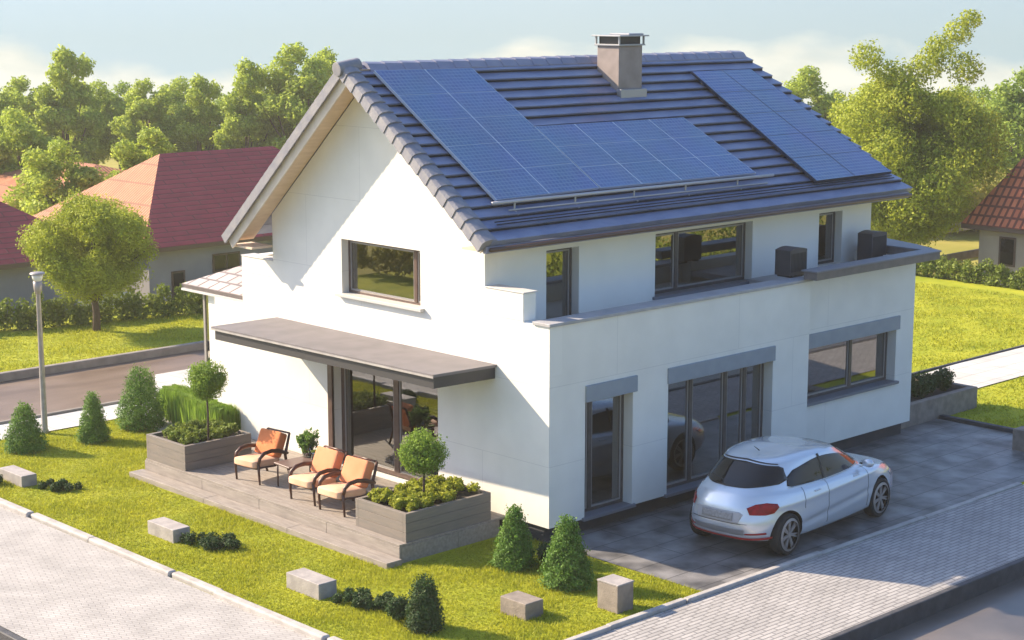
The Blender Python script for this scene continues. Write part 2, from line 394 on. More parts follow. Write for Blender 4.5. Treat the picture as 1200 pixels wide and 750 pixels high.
sheet('driveway', 'drive', .06, 11.9, -3.22, 0.38, .012, 'stained stone driveway beside the house')
sheet('driveway_far', 'drive', 10.2, 11.9, .38, .55, .012, 'end of the driveway')
sheet('side_pavement', 'pave_side', -8.2, 70, -5.56, -3.36, .03, 'block paved footway beside the driveway')
sheet('front_pavement', 'pave_left', -8.1, -5.26, -3.36, 13.3, .03, 'pale block paved footway in front of the lawn')
sheet('back_pavement', 'path', -5.2, 1.3, 12.25, 13.42, .02, 'pale slab footway along the lane')
struct(MB().poly([(-.9, 8.25, .016), (-.42, 8.25, .016), (.42, 11.2, .016), (.6, 12.25, .016), (-.1, 12.25, .016)]).build('garden_path', 'path'), 'pale slab path beside the grass hedge')
struct(MB().poly([(1.3, 12.3, -.02), (3.6, 12.3, -.02), (3.3, 13.5, -.05), (4.0, 15.9, -.09), (2.8, 15.9, -.09), (1.3, 13.5, -.05)]).build('apron', 'path'), 'pale slab apron leading to the lane')
struct(MB().poly([(13.5, 1.55, .02), (60, 1.55, .02), (60, 3.1, .02), (17, 3.35, .02), (13.5, 3.1, .02)]).build('right_path', 'path'), 'pale path crossing the right lawn')
# kerbs
k = MB(); y = 13.2; i = 0
while y > -3.3:
    ln = [2.35, 1.2, 2.6, 1.9][i % 4]; dx = [0, .035, -.03, .02][i % 4]; h = [.10, .085, .11, .09][i % 4]
    k.box(-5.25 + dx, -5.10 + dx, y - ln + .012, y, -.05, h); y -= ln; i += 1
struct(k.build('kerb', 'kerb', bevel=.035, seg=3), 'pale kerb stones edging the front lawn')
k = MB(); x = -5.0; i = 0
while x < 8.6:
    ln = [2.9, 1.6, 3.2][i % 3]; x2 = min(x + ln, 8.64)
    k.box(x, x2 - .012, -3.35 + (.02 if i % 2 else 0), -3.24 + (.02 if i % 2 else 0), -.05, .085 if x < .5 else .05); x += ln; i += 1
struct(k.build('kerb', 'kerb', bevel=.02), 'stone kerb between driveway and side paving')
struct(MB().box(-8.24, 70, -5.68, -5.57, -.25, .055).box(-8.24, -8.12, -5.56, 13.5, -.25, .05).build('street_kerb', 'kerb_dark', bevel=.02), 'dark kerb dropping to the street')
struct(MB().box(-8.2, 60, 13.44, 13.56, -.2, .07).build('lane_kerb', 'kerb_brown', bevel=.03), 'near kerb of the lane')
struct(MB().box(-60, 60, 17.66, 17.84, -.2, .10).build('lane_kerb', 'kerb_brown', bevel=.03), 'far kerb of the lane')
struct(MB().box(11.92, 12.05, -3.2, .54, -.05, .09).box(13.4, 40, 3.36, 3.44, -.05, .05).build('garden_edging', 'kerb_dark', bevel=.02), 'edging at the far end of the driveway')

# ------------------------------------------------------------------ house
house = thing('house', 'large white rendered two storey house with a blue tiled roof', 'house', (5, 4, 0))
FX = ('x', 0.0)
def P(fr, u, z, d):
    """fr: ('x', x0) facade facing -x ; ('y', y0) facade facing -y ; d outward"""
    return (fr[1] - d, u, z) if fr[0] == 'x' else (u, fr[1] - d, z)
def fbox(mb, fr, u0, u1, z0, z1, d0, d1):
    a = P(fr, u0, z0, d0); b = P(fr, u1, z1, d1)
    return mb.box(min(a[0], b[0]), max(a[0], b[0]), min(a[1], b[1]), max(a[1], b[1]), z0, z1)
def wall(name, fr, u0, u1, z0, z1, holes, parent, m='wall', th=.28, extra=None):
    us = sorted({u0, u1} | {h[0] for h in holes} | {h[1] for h in holes}); zs = sorted({z0, z1} | {h[2] for h in holes} | {h[3] for h in holes})
    bm = bmesh.new(); vm = {}
    off = root_loc(parent)
    def V(u, z):
        k_ = (round(u, 4), round(z, 4))
        if k_ not in vm:
            p = P(fr, u, z, 0); vm[k_] = bm.verts.new((p[0] - off[0], p[1] - off[1], p[2] - off[2]))
        return vm[k_]
    for i in range(len(us) - 1):
        for j in range(len(zs) - 1):
            cu = (us[i] + us[i + 1]) / 2; cz = (zs[j] + zs[j + 1]) / 2
            if any(h[0] < cu < h[1] and h[2] < cz < h[3] for h in holes): continue
            q = [V(us[i], zs[j]), V(us[i + 1], zs[j]), V(us[i + 1], zs[j + 1]), V(us[i], zs[j + 1])]
            bm.faces.new(q if fr[0] == 'y' else q[::-1])
    if extra:
        for poly in extra:
            q = [V(*p) for p in poly]; bm.faces.new(q if fr[0] == 'y' else q[::-1])
    me = bpy.data.meshes.new(name); bm.to_mesh(me); bm.free(); me.materials.append(M[m])
    o = bpy.data.objects.new(name, me); COL.objects.link(o); o.parent = parent
    md = o.modifiers.new('solid', 'SOLIDIFY'); md.thickness = th; md.offset = -1
    return o
def window(fr, u0, u1, z0, z1, parent, mull=(), rev=.16, fw_=.055, fm='frame', gm_='glass', sill='sill', sill_out=.06, name='window', room='room', curt=(), depth=1.8, sash=None, sill_over=.06, furn=None):
    f = MB(); d0, d1 = -rev - .06, -rev
    fbox(f, fr, u0, u1, z0, z0 + fw_, d0, d1); fbox(f, fr, u0, u1, z1 - fw_, z1, d0, d1)
    fbox(f, fr, u0, u0 + fw_, z0 + fw_, z1 - fw_, d0, d1); fbox(f, fr, u1 - fw_, u1, z0 + fw_, z1 - fw_, d0, d1)
    for mu in mull: fbox(f, fr, mu - fw_ * .8, mu + fw_ * .8, z0 + fw_, z1 - fw_, d0, d1 + .012)
    win = f.build(name, fm, parent, bevel=.006)
    edges = [u0 + fw_] + [e for mu in mull for e in (mu - fw_ * .8, mu + fw_ * .8)] + [u1 - fw_]
    for i in range(0, len(edges), 2):
        a, b = edges[i], edges[i + 1]; t = .028
        if sash is None or i // 2 in sash:
            s_ = MB(); e0, e1 = d0 + .012, d1 - .008
            fbox(s_, fr, a + .002, b - .002, z0 + fw_ + .002, z0 + fw_ + t, e0, e1); fbox(s_, fr, a + .002, b - .002, z1 - fw_ - t, z1 - fw_ - .002, e0, e1)
            fbox(s_, fr, a + .002, a + t, z0 + fw_ + t, z1 - fw_ - t, e0, e1); fbox(s_, fr, b - t, b - .002, z0 + fw_ + t, z1 - fw_ - t, e0, e1)
            s_.build('sash', 'frame_light', win)
        fbox(MB(), fr, a + .001, b - .001, z0 + fw_ + .001, z1 - fw_ - .001, -rev - .036, -rev - .026).build('glass', gm_, win)
    if sill:
        fbox(MB(), fr, u0 - sill_over, u1 + sill_over, z0 - .05, z0 + .004, -rev - .02, sill_out).build('sill', sill, win, bevel=.006)
    # room behind the pane
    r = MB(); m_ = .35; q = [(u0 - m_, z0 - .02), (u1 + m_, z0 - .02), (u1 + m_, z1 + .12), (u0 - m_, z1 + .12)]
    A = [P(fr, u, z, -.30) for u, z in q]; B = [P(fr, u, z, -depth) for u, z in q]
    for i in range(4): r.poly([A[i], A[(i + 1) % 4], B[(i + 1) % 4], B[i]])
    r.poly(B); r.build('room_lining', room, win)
    for (c0, c1) in curt:
        c = MB(); n = max(6, int((c1 - c0) / .02)); pts = []
        for k_ in range(n + 1):
            u = c0 + (c1 - c0) * k_ / n; pts.append((u, -.40 - .03 * math.sin(k_ * 1.4)))
        for k_ in range(n):
            c.poly([P(fr, pts[k_][0], z0, pts[k_][1]), P(fr, pts[k_ + 1][0], z0, pts[k_ + 1][1]), P(fr, pts[k_ + 1][0], z1 - .02, pts[k_ + 1][1]), P(fr, pts[k_][0], z1 - .02, pts[k_][1])])
        c.build('curtain', 'curtain', win, smooth=True)
    if furn:
        b = MB()
        for (c0, c1, h0, h1) in furn: fbox(b, fr, c0, c1, h0, h1, -1.5, -.8)
        b.build('furniture', 'furn', win, bevel=.06, seg=4)
    return win

YU = 1.48
gable = ('x', 0.0); long0 = ('y', 0.0); wing = ('y', .22); upper = ('y', YU)
# gable wall, holes: patio door and upper window
ztop = lambda y: 4.62
rake_n = lambda y: 4.80 + (y - .9) * .757 - .24
rake_l = lambda y: 7.45 - (y - 4.4) * .896 - .24
wall('gable_wall', gable, 0, 9.17, .28, 2.74, [(2.65, 5.5, .30, 2.34)], house)
wall('gable_wall', gable, .59, 8.23, 2.74, 3.55, [(3.07, 5.19, 3.45, 3.55), (7.23, 8.23, 3.50, 3.55)], house)
wall('gable_wall', gable, 1.48, 7.23, 3.55, 4.62, [(3.07, 5.19, 3.55, 4.42)], house,
     extra=[[(1.48, 4.62), (3.07, 4.62), (5.19, 4.62), (7.23, 4.62), (7.23, rake_l(7.23)), (4.4, rake_n(4.4)), (1.48, rake_n(1.48))]])
# stepped parapet and corner piece
MB().box(0, .28, 0, .588, 2.742, 3.53).build('corner_wall', 'wall_plain', house)
MB().box(0, .28, .59, 1.478, 3.552, 3.99).build('stepped_parapet', 'wall_plain', house, bevel=.006)
MB().box(0, .28, 7.232, 8.23, 3.502, 3.80).build('stepped_parapet', 'wall_plain', house, bevel=.006)
MB().box(.282, 2.2, 8.0, 8.23, 2.6, 3.80).build('side_wall', 'wall_plain', house)
MB().box(-.012, .30, .57, 1.478, 3.992, 4.012).build('parapet_cap', 'coping_light', house, bevel=.006)
MB().box(-.012, .30, 7.232, 8.24, 3.802, 3.822).build('parapet_cap', 'coping_light', house, bevel=.006)
# long facade
wall('front_wall', long0, .28, 6.67, .28, 3.53, [(.81, 1.94, .30, 2.47), (2.81, 5.63, .30, 2.47)], house)
wall('wing_wall', wing, 6.67, 10.36, .28, 3.58, [(6.82, 9.78, 1.18, 2.47)], house)
wall('upper_wall', upper, .28, 10.6, 3.0, 4.66, [(1.39, 2.17, 3.06, 4.45), (4.1, 6.82, 3.36, 4.48), (8.87, 9.63, 3.40, 4.45)], house, m='wall_plain')
MB().box(6.39, 6.668, .282, 1.44, .28, 3.09).box(.3, 6.39, .282, 1.45, 3.1, 3.2).box(6.39, 10.15, .502, 1.45, 3.1, 3.2).build('terrace_slab', 'wall_plain', house)
MB().box(-.03, 6.70, -.035, .36, 3.532, 3.585).build('parapet_coping', 'coping', house, bevel=.008)
# back and right side
MB().box(10.08, 10.36, .501, 9.17, .28, 3.58).box(10.3, 10.6, 1.76, 7.23, 3.0, 4.66).box(.3, 10.2, 8.95, 9.17, .28, 2.9).box(.3, 10.6, 7.0, 7.23, 2.9, 4.66).build('back_wall', 'wall_plain', house)
MB().poly([(10.55, 1.48, 4.66), (10.55, 7.23, 4.66), (9.6, 4.4, 7.1)]).build('end_gable', 'wall_plain', house)
MB().box(.06, 6.62, .16, 9.1, -.05, .276).build('plinth', 'plinth', house)
MB().box(6.621, 10.28, .36, 9.1, -.05, .276).build('plinth', 'plinth', house)
# slab over the wing
MB().prism([(6.68, .51), (10.18, .51), (10.6, .6), (10.6, 1.47), (6.68, 1.47)], 3.30, 3.40).build('ledge_slab', 'coping', house)
MB().prism([(6.42, -.32), (10.36, -.32), (10.36, -.02), (6.42, -.02)], 3.595, 3.735).build('ledge_edge', 'slab', house, bevel=.01)
MB().box(6.40, 10.24, -.335, .02, 3.737, 3.762).prism([(10.241, -.335), (10.38, -.335), (10.80, .5), (11.15, 1.47), (10.241, 1.47)], 3.737, 3.762).prism([(10.62, 1.472), (11.15, 1.472), (11.15, 5.5), (10.62, 5.5)], 3.737, 3.762).build('ledge_flashing', 'sill', house)
MB().prism([(10.365, -.02), (10.78, .5), (11.12, 1.468), (10.26, 1.468), (10.26, -.018)], 3.595, 3.735).prism([(10.63, 1.47), (11.12, 1.47), (11.12, 5.4), (10.63, 5.4)], 3.595, 3.735).build('ledge_edge', 'slab', house)
# roller shutter boxes over the ground floor openings
for u0, u1, f_ in ((.81, 2.02, long0), (2.79, 5.66, long0), (6.80, 9.86, wing)):
    mb = MB(); fbox(mb, f_, u0, u1, 2.21, 2.48, .004 - .2, .035); mb.build('shutter_box', 'shutter_box', house, bevel=.008)
window(long0, .81, 1.94, .30, 2.21, house, mull=(1.12,), rev=.2, name='tall_window', curt=((.9, 1.08),), sill_out=.05)
window(long0, 2.81, 5.63, .30, 2.21, house, mull=(3.62, 4.55, 5.08), rev=.2, name='tall_window', curt=((4.6, 5.0), (2.9, 3.05)), furn=[(3.0, 3.9, .3, .85), (4.0, 4.5, .3, 1.0)], sill_out=.05)
window(wing, 6.82, 9.78, 1.18, 2.21, house, mull=(8.55,), rev=.2, curt=((7.9, 8.3),), furn=[(6.9, 7.7, 1.2, 1.65)], sill_out=.07)
window(upper, 1.39, 2.17, 3.06, 4.45, house, mull=(), rev=.17, furn=[(1.5, 1.9, 3.1, 3.9)], sill=None)
window(upper, 4.1, 6.82, 3.36, 4.48, house, mull=(4.85,), rev=.17, curt=((4.5, 4.62),), furn=[(5.2, 6.4, 3.4, 3.9)], sill='sill')
window(upper, 8.87, 9.63, 3.40, 4.45, house, mull=(), rev=.17, sill=None)
window(gable, 3.07, 5.19, 3.45, 4.42, house, mull=(3.36,), rev=.15, fw_=.05, fm='frame_brown', gm_='glass_warm', sill='sill_light', sill_out=.09, room='room_warm', sill_over=.1)
window(gable, 2.65, 5.5, .32, 2.34, house, mull=(3.95,), rev=.18, fw_=.085, fm='frame_brown', gm_='glass_warm', sill=None, name='patio_door', room='room_warm', curt=((2.75, 3.3), (4.05, 4.75)), depth=2.6, furn=[(3.2, 3.8, .3, .8)])
MB().box(-.035, .02, 5.5, 5.62, .30, 2.34).build('door_jamb', 'frame_brown', house)

# --- roof
SL = .757; CN = 1 / math.hypot(1, SL); SLEN = math.hypot(3.5, 3.5 * SL)
def RP(x, s, n=0.0):
    """near roof slope: s metres up from the eave, n off the surface"""
    return (x, .90 + s * CN - n * SL * CN, 4.80 + s * SL * CN + n * CN)
def xr(s): return 11.1 + (9.95 - 11.1) * s / SLEN
nc = 17; cs = (SLEN - .05) / nc
r = MB()
for i in range(nc):
    s0 = i * cs - (.02 if i == 0 else .0); s1 = (i + 1) * cs + .02
    segs = 12; x0 = -.42
    for j in range(segs):
        xa = x0 + (xr(s0) - x0) * j / segs; xb = x0 + (xr(s0) - x0) * (j + 1) / segs
        xa1 = x0 + (xr(s1) - x0) * j / segs; xb1 = x0 + (xr(s1) - x0) * (j + 1) / segs
        ja = .006 * math.sin(i * 7.1 + j * 3.3); jb = .006 * math.sin(i * 7.1 + (j + 1) * 3.3)
        lift = .065
        r.hexa([RP(xa, s0 + ja, -.04), RP(xb, s0 + jb, -.04), RP(xb1, s1, -.045), RP(xa1, s1, -.045),
                RP(xa, s0 + ja, lift), RP(xb, s0 + jb, lift), RP(xb1, s1, 0.0), RP(xa1, s1, 0.0)])
roof = r.build('roof', 'roof', house)
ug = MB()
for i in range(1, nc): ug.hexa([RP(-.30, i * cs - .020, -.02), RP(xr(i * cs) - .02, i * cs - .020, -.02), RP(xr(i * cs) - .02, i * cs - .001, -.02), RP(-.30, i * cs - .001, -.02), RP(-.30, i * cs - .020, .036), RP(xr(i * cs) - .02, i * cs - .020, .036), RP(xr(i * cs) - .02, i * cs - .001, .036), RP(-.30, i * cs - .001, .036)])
ug.build('course_shade_strip', 'black', roof)  # black strips painted in for the shade under each course lip
LS = .896; CL = 1 / math.hypot(1, LS); LLEN = math.hypot(3.57, 3.57 * LS)
def LP(x, s, n=0.0):
    return (x, 7.97 - s * CL + n * LS * CL, 4.25 + s * LS * CL + n * CL)
b = MB()
for i in range(nc):
    s0 = i * LLEN / nc; s1 = (i + 1) * LLEN / nc + .02
    b.hexa([LP(-.42, s0, -.04), LP(-.42, s1, -.045), LP(9.85, s1, -.045), LP(9.85, s0, -.04), LP(-.42, s0, .05), LP(-.42, s1, 0), LP(9.85, s1, 0), LP(9.85, s0, .05)])
b.build('back_slope', 'roof', house)
# under-roof boards: soffits
f = MB()
f.hexa([RP(-.50, .02, -.10), RP(.0, .02, -.10), RP(.0, SLEN - .02, -.10), RP(-.50, SLEN - .02, -.10), RP(-.50, .02, -.046), RP(.0, .02, -.046), RP(.0, SLEN - .02, -.046), RP(-.50, SLEN - .02, -.046)])
f.hexa([LP(.0, .05, -.16), LP(-.50, .05, -.16), LP(-.50, LLEN + .1, -.16), LP(.0, LLEN + .1, -.16), LP(.0, .05, -.06), LP(-.50, .05, -.06), LP(-.50, LLEN - .04, -.06), LP(.0, LLEN - .04, -.06)])
f.box(-.50, 11.0, .98, 1.478, 4.66, 4.69)
f.box(-.46, .0, 7.24, 7.9, 4.06, 4.10)
f.build('soffit', 'soffit', house)
f = MB()
f.hexa([LP(-.53, .02, -.30), LP(-.53, LLEN + .13, -.30), LP(-.50, LLEN + .13, -.30), LP(-.50, .02, -.30), LP(-.53, .02, -.05), LP(-.53, LLEN - .02, -.05), LP(-.50, LLEN - .02, -.05), LP(-.50, .02, -.05)])
f.hexa([RP(-.53, .0, -.20), RP(-.50, .0, -.20), RP(-.50, SLEN - .1, -.20), RP(-.53, SLEN - .1, -.20), RP(-.53, .0, -.05), RP(-.50, .0, -.05), RP(-.50, SLEN - .02, -.05), RP(-.53, SLEN - .02, -.05)])
f.build('bargeboard', 'barge', house)
MB().box(-.50, 11.05, .90, .98, 4.64, 4.75).build('fascia', 'ridge', house)
g_ = MB(); g_.tube([(-.45, .86, 4.70), (11.05, .86, 4.70)], .035, 10); g_.build('gutter', 'gutter', house, smooth=True)
# dark double line low on the roof (snow guard pipes)
g_ = MB()
for s_ in (.30, .36): g_.tube([RP(-.1, s_, .085), RP(xr(s_) - .25, s_, .085)], .011, 6)
g_.build('snow_guard', 'metal_dark', house)
# verge caps: stepped tapered caps down both rakes
def verge(PF, length, n, xo, xi, name, h_=.075, o_=.016):
    mb = MB(); c = length / n
    for i in range(n):
        s0 = i * c - .012; s1 = (i + 1) * c
        for (h0, h1, o0, o1) in ((h_, .05, o_, .0),):
            prof0 = [(xi, h0 * .6), (xi - .02, h0), ((xo + xi) / 2, h0 + .02), (xo + .05 - o0, h0), (xo - o0, h0 * .35), (xo - o0, -.15), (xo + .03, -.15)]
            prof1 = [(xi, h1 * .6), (xi - .02, h1), ((xo + xi) / 2, h1 + .015), (xo + .05, h1), (xo, h1 * .35), (xo, -.14), (xo + .03, -.14)]
            A = [PF(x_, s0, n_) for x_, n_ in prof0]; B = [PF(x_, s1, n_) for x_, n_ in prof1]
            for q in range(len(A)):
                p2 = (q + 1) % len(A); mb.poly([A[q], A[p2], B[p2], B[q]])
            mb.poly(A[::-1]); mb.poly(B)
    return mb.build(name, 'verge', house)
verge(RP, SLEN + .02, nc, -.60, -.30, 'verge_tiles')
verge(LP, LLEN + .02, 26, -.60, -.30, 'verge_tiles', .057, .006)
mb = MB(); mb.tube([(-.66, 4.40, 7.40), (-.2, 4.40, 7.46)], [.12, .13], 12); mb.build('apex_cap', 'verge', house, bevel=.01)
mb = MB(); n = 26
for i in range(n):
    x0 = -.08 + i * (9.98 / n); x1 = x0 + 10.0 / n + .02
    A = [(x0, 4.40 + yy, 7.44 + zz) for yy, zz in ((-.20, -.13), (-.20, -.06), (-.10, .05), (0, .08), (.10, .05), (.20, -.06), (.20, -.13))]
    B = [(x1, a[1], a[2] - .015) for a in A]
    for q in range(6): mb.poly([A[q], A[q + 1], B[q + 1], B[q]])
    mb.poly(A); mb.poly(B)
mb.build('ridge_cap', 'ridge', roof)
# chimney
ch = MB().box(5.28, 5.92, 3.50, 4.06, 6.6, 7.70).build('chimney', 'chimney_m', roof, bevel=.01)
MB().box(5.20, 6.0, 3.40, 4.14, 7.87, 7.895).box(5.55, 5.95, 3.5, 4.0, 7.895, 7.925).build('chimney_cap', 'metal_grey', ch, bevel=.004)
MB().box(5.24, 5.96, 3.46, 4.10, 7.70, 7.73).build('chimney_rim', 'metal_grey', ch, bevel=.004)
MB().box(5.31, 5.88, 3.52, 4.04, 7.732, 7.868).build('flue', 'metal_dark', ch)
for px_, py_ in ((5.25, 3.47), (5.92, 3.47), (5.25, 4.06), (5.92, 4.06)): MB().box(px_, px_ + .03, py_, py_ + .03, 7.73, 7.87).build('cap_post', 'metal_grey', ch)
MB().box(5.24, 5.96, 3.40, 3.52, 6.72, 6.90).build('flashing', 'metal_grey', ch, bevel=.01)
# porch at the left with hipped tile roof
def roof_quad(mb, pts):
    """uv in metres: u along first edge (eave), v up"""
    p = [Vector(q) for q in pts]; U = (p[1] - p[0]).normalized(); Nn = U.cross(p[-1] - p[0]).normalized(); Vv = Nn.cross(U)
    mb.poly(pts, [((q - p[0]).dot(U), (q - p[0]).dot(Vv)) for q in p]); return mb
def hip_roof(name, x0, x1, y0, y1, ze, zr, m, parent, ms=None, inset=None, th=.12):
    W = min(x1 - x0, y1 - y0) / 2; inset = inset if inset is not None else W
    if x1 - x0 >= y1 - y0: a, b = (x0 + inset, (y0 + y1) / 2, zr), (x1 - inset, (y0 + y1) / 2, zr)
    else: a, b = ((x0 + x1) / 2, y0 + inset, zr), ((x0 + x1) / 2, y1 - inset, zr)
    c = [(x0, y0, ze), (x1, y0, ze), (x1, y1, ze), (x0, y1, ze)]
    if x1 - x0 >= y1 - y0: faces = [(c[0], c[1], b, a), (c[1], c[2], b), (c[2], c[3], a, b), (c[3], c[0], a)]
    else: faces = [(c[0], c[1], a), (c[1], c[2], b, a), (c[2], c[3], b), (c[3], c[0], a, b)]
    names = ['roof', 'roof', 'roof', 'roof']
    rf = MB()
    for q in faces: roof_quad(rf, q)
    o = rf.build(name, m, parent)
    if ms:
        for i, mm in ms.items():
            o.data.materials.append(M[mm]); o.data.polygons[i].material_index = len(o.data.materials) - 1
    MB().box(x0 + .02, x1 - .02, y0 + .02, y1 - .02, ze - th, ze - .003).build('eaves_board', 'gutter', o)
    return o
MB().box(0, .28, 8.232, 9.17, 2.742, 2.90).build('porch_head', 'wall_plain', house)
MB().box(.14, 4.0, 9.172, 9.6, 0.0, 2.9).build('porch_wall', 'wall_plain', house)
pr = MB()
roof_quad(pr, [(.02, 10.35, 3.02), (.02, 8.235, 3.02), (1.6, 8.235, 3.55), (1.6, 9.3, 3.55)])
roof_quad(pr, [(3.4, 10.35, 3.02), (.02, 10.35, 3.02), (1.6, 9.3, 3.55), (3.4, 9.3, 3.55)])
o = pr.build('porch_roof', 'porch_roof', house); md = o.modifiers.new('s', 'SOLIDIFY'); md.thickness = .07; md.offset = -1
MB().box(.0, 3.4, 8.235, 10.33, 2.90, 2.94).build('porch_fascia', 'coping_light', house)
MB().box(.34, .36, 9.62, 10.0, .2, 2.9).build('porch_pane', 'glass', house)
MB().box(.32, .38, 10.0, 10.06, .02, 2.9).box(.32, .38, 9.605, 9.64, .02, 2.9).build('porch_post', 'frame_light', house)

# canopy
can = MB().prism([(-.001, 1.20), (-.001, 7.15), (-1.42, 7.2), (-1.27, 1.30)], 2.72, 2.765).build('canopy', 'canopy_top', house)
MB().prism([(-.002, 1.24), (-.002, 7.10), (-1.38, 7.14), (-1.23, 1.34)], 2.53, 2.718).build('canopy_body', 'canopy_edge', can)
MB().prism([(-1.272, 1.30), (-1.422, 7.19), (-1.43, 7.19), (-1.28, 1.30)], 2.705, 2.735).build('canopy_drip', 'kerb', can)

# ------------------------------------------------------------------ solar arrays (lie on the roof: things of their own)
def pv_mat():
    m = bpy.data.materials.new('pv_cells'); m.use_nodes = True; nt = m.node_tree; N = nt.nodes; L = nt.links; b = N['Principled BSDF']
    uv = N.new('ShaderNodeUVMap')
    br = N.new('ShaderNodeTexBrick'); br.offset = 0; L.new(uv.outputs[0], br.inputs['Vector'])
    br.inputs['Color1'].default_value = (.14, .225, .425, 1); br.inputs['Color2'].default_value = (.115, .19, .37, 1); br.inputs['Mortar'].default_value = (.26, .36, .53, 1)
    br.inputs['Scale'].default_value = 1; br.inputs['Brick Width'].default_value = .085; br.inputs['Row Height'].default_value = .085; br.inputs['Mortar Size'].default_value = .008
    t = N.new('ShaderNodeTexNoise'); t.inputs['Scale'].default_value = .9; L.new(N.new('ShaderNodeNewGeometry').outputs['Position'], t.inputs['Vector'])
    mx = N.new('ShaderNodeMix'); mx.data_type = 'RGBA'; mx.blend_type = 'MULTIPLY'; mx.inputs['Factor'].default_value = .35
    L.new(br.outputs['Color'], mx.inputs['A']); L.new(t.outputs['Color'], mx.inputs['B']); L.new(mx.outputs['Result'], b.inputs['Base Color'])
    b.inputs['Roughness'].default_value = .2; b.inputs['Specular IOR Level'].default_value = .6
    return m
M['pv'] = pv_mat(); M['pv_frame'] = mat('pv_frame', (.58, .62, .70), .4, metal=.4); M['pv_frame_dark'] = mat('pv_frame_dark', (.02, .03, .06), .4)
def array(label, q, cols, rows, h=.12, fm='pv_frame'):
    """q: (x,s) BL, BR, TR, TL"""
    c = RP(q[0][0], q[0][1]); t = thing('solar_array', label, 'solar panels', c)
    def B(u, v):
        a = [q[0][i] * (1 - u) + q[1][i] * u for i in (0, 1)]; b_ = [q[3][i] * (1 - u) + q[2][i] * u for i in (0, 1)]
        return [a[i] * (1 - v) + b_[i] * v for i in (0, 1)]
    fr = MB()
    for i in range(cols):
        for j in range(rows):
            u0, u1, v0, v1 = i / cols, (i + 1) / cols, j / rows, (j + 1) / rows
            gu = .016 / (q[1][0] - q[0][0]); gv = .006 / (q[3][1] - q[0][1])
            c4 = [B(u0 + gu, v0 + gv), B(u1 - gu, v0 + gv), B(u1 - gu, v1 - gv), B(u0 + gu, v1 - gv)]
            mb = MB(); lo = [RP(x, s, h - .035) for x, s in c4]; hi = [RP(x, s, h + .004) for x, s in c4]
            mb.hexa(lo + hi); mb.uv[1] = [(x, s) for x, s in c4]
            mb.build('panel', 'pv', t)
    e = [B(0, 0), B(1, 0), B(1, 1), B(0, 1)]
    fr.hexa([RP(x, s, h - .045) for x, s in e] + [RP(x, s, h + .0015) for x, s in e]); fr.build('frame', fm, t)
    rl = MB()
    for v in (.08, .5, .92):
        a = B(.02, v); b_ = B(.98, v); rl.tube([RP(a[0], a[1], h * .5 + .01), RP(b_[0], b_[1], h * .5 + .01)], .02, 6)
        for u in (.05, .35, .65, .95):
            p0 = B(u, v); rl.tube([RP(p0[0], p0[1], -.02), RP(p0[0], p0[1], h * .5)], .015, 6)
    rl.build('mounting_rail', 'rail_metal', t)
    return t
array('tall solar array of two columns beside the gable edge of the roof', [(.24, .80), (2.66, .83), (2.10, 4.07), (-.10, 4.10)], 2, 5, .13)
array('wide solar array of four columns in the middle of the roof', [(2.70, .83), (6.86, .80), (6.29, 2.44), (2.40, 2.47)], 4, 3, .12)
array('dark blue solar array near the far right edge of the roof', [(8.28, .40), (10.78, .42), (9.52, 3.72), (7.68, 3.72)], 2, 5, .14, 'pv_frame_dark')
t = thing('snow_rail', 'long grey metal rail on brackets below the solar panels', 'rail', RP(.1, .66))
MB().tube([RP(.05, .70, .16), RP(7.2, .66, .16)], .028, 8).tube([RP(.4, .60, .07), RP(7.0, .56, .07)], .014, 6).build('rail_pipe', 'rail_metal', t, smooth=True)
for x in (.55, 1.95, 3.4, 4.75, 6.2):
    MB().tube([RP(x, .69, .15), RP(x, .62, .04), RP(x, .50, .04)], .018, 6).build('bracket', 'rail_metal', t)

# ------------------------------------------------------------------ boxes on the ledge
def ac_unit(x, y, zb, H_, label):
    t = thing('air_conditioner', label, 'air conditioner', (x, y, zb))
    W_, D_ = .50, .34
    mb = MB(); n = 8
    pts = [(-W_ / 2, 0)] + [(W_ / 2, 0)] + [(W_ / 2, H_ - .04)] + [(W_ / 2 - W_ * k_ / n, H_ - .04 + .04 * math.sin(math.pi * k_ / n)) for k_ in range(1, n)] + [(-W_ / 2, H_ - .04)]
    A = [(x + p[0], y - D_ / 2, zb + .034 + p[1]) for p in pts]; B_ = [(x + p[0], y + D_ / 2, zb + .034 + p[1]) for p in pts]
    mb.poly(A); mb.poly(B_[::-1])
    for i in range(len(A)): mb.poly([A[i], A[(i + 1) % len(A)], B_[(i + 1) % len(A)], B_[i]])
    mb.build('casing', 'ac', t, bevel=.01)
    g_ = MB()
    for i in range(11): xx = x - .2 + i * .04; g_.box(xx - .007, xx + .007, y - D_ / 2 - .008, y - D_ / 2 + .002, zb + .10, zb + H_ - .06)
    g_.build('grille', 'ac_slat', t)
    for s_ in (-.17, .17): MB().box(x + s_ - .03, x + s_ + .03, y - D_ / 2 + .02, y + D_ / 2 - .02, zb + .002, zb + .036).build('foot', 'metal_dark', t)
ac_unit(6.62, .42, 3.586, .50, 'dark louvred box on the parapet to the left of the narrow end window')
ac_unit(9.95, .98, 3.401, .63, 'dark louvred box on the ledge at the right end of the upper floor')
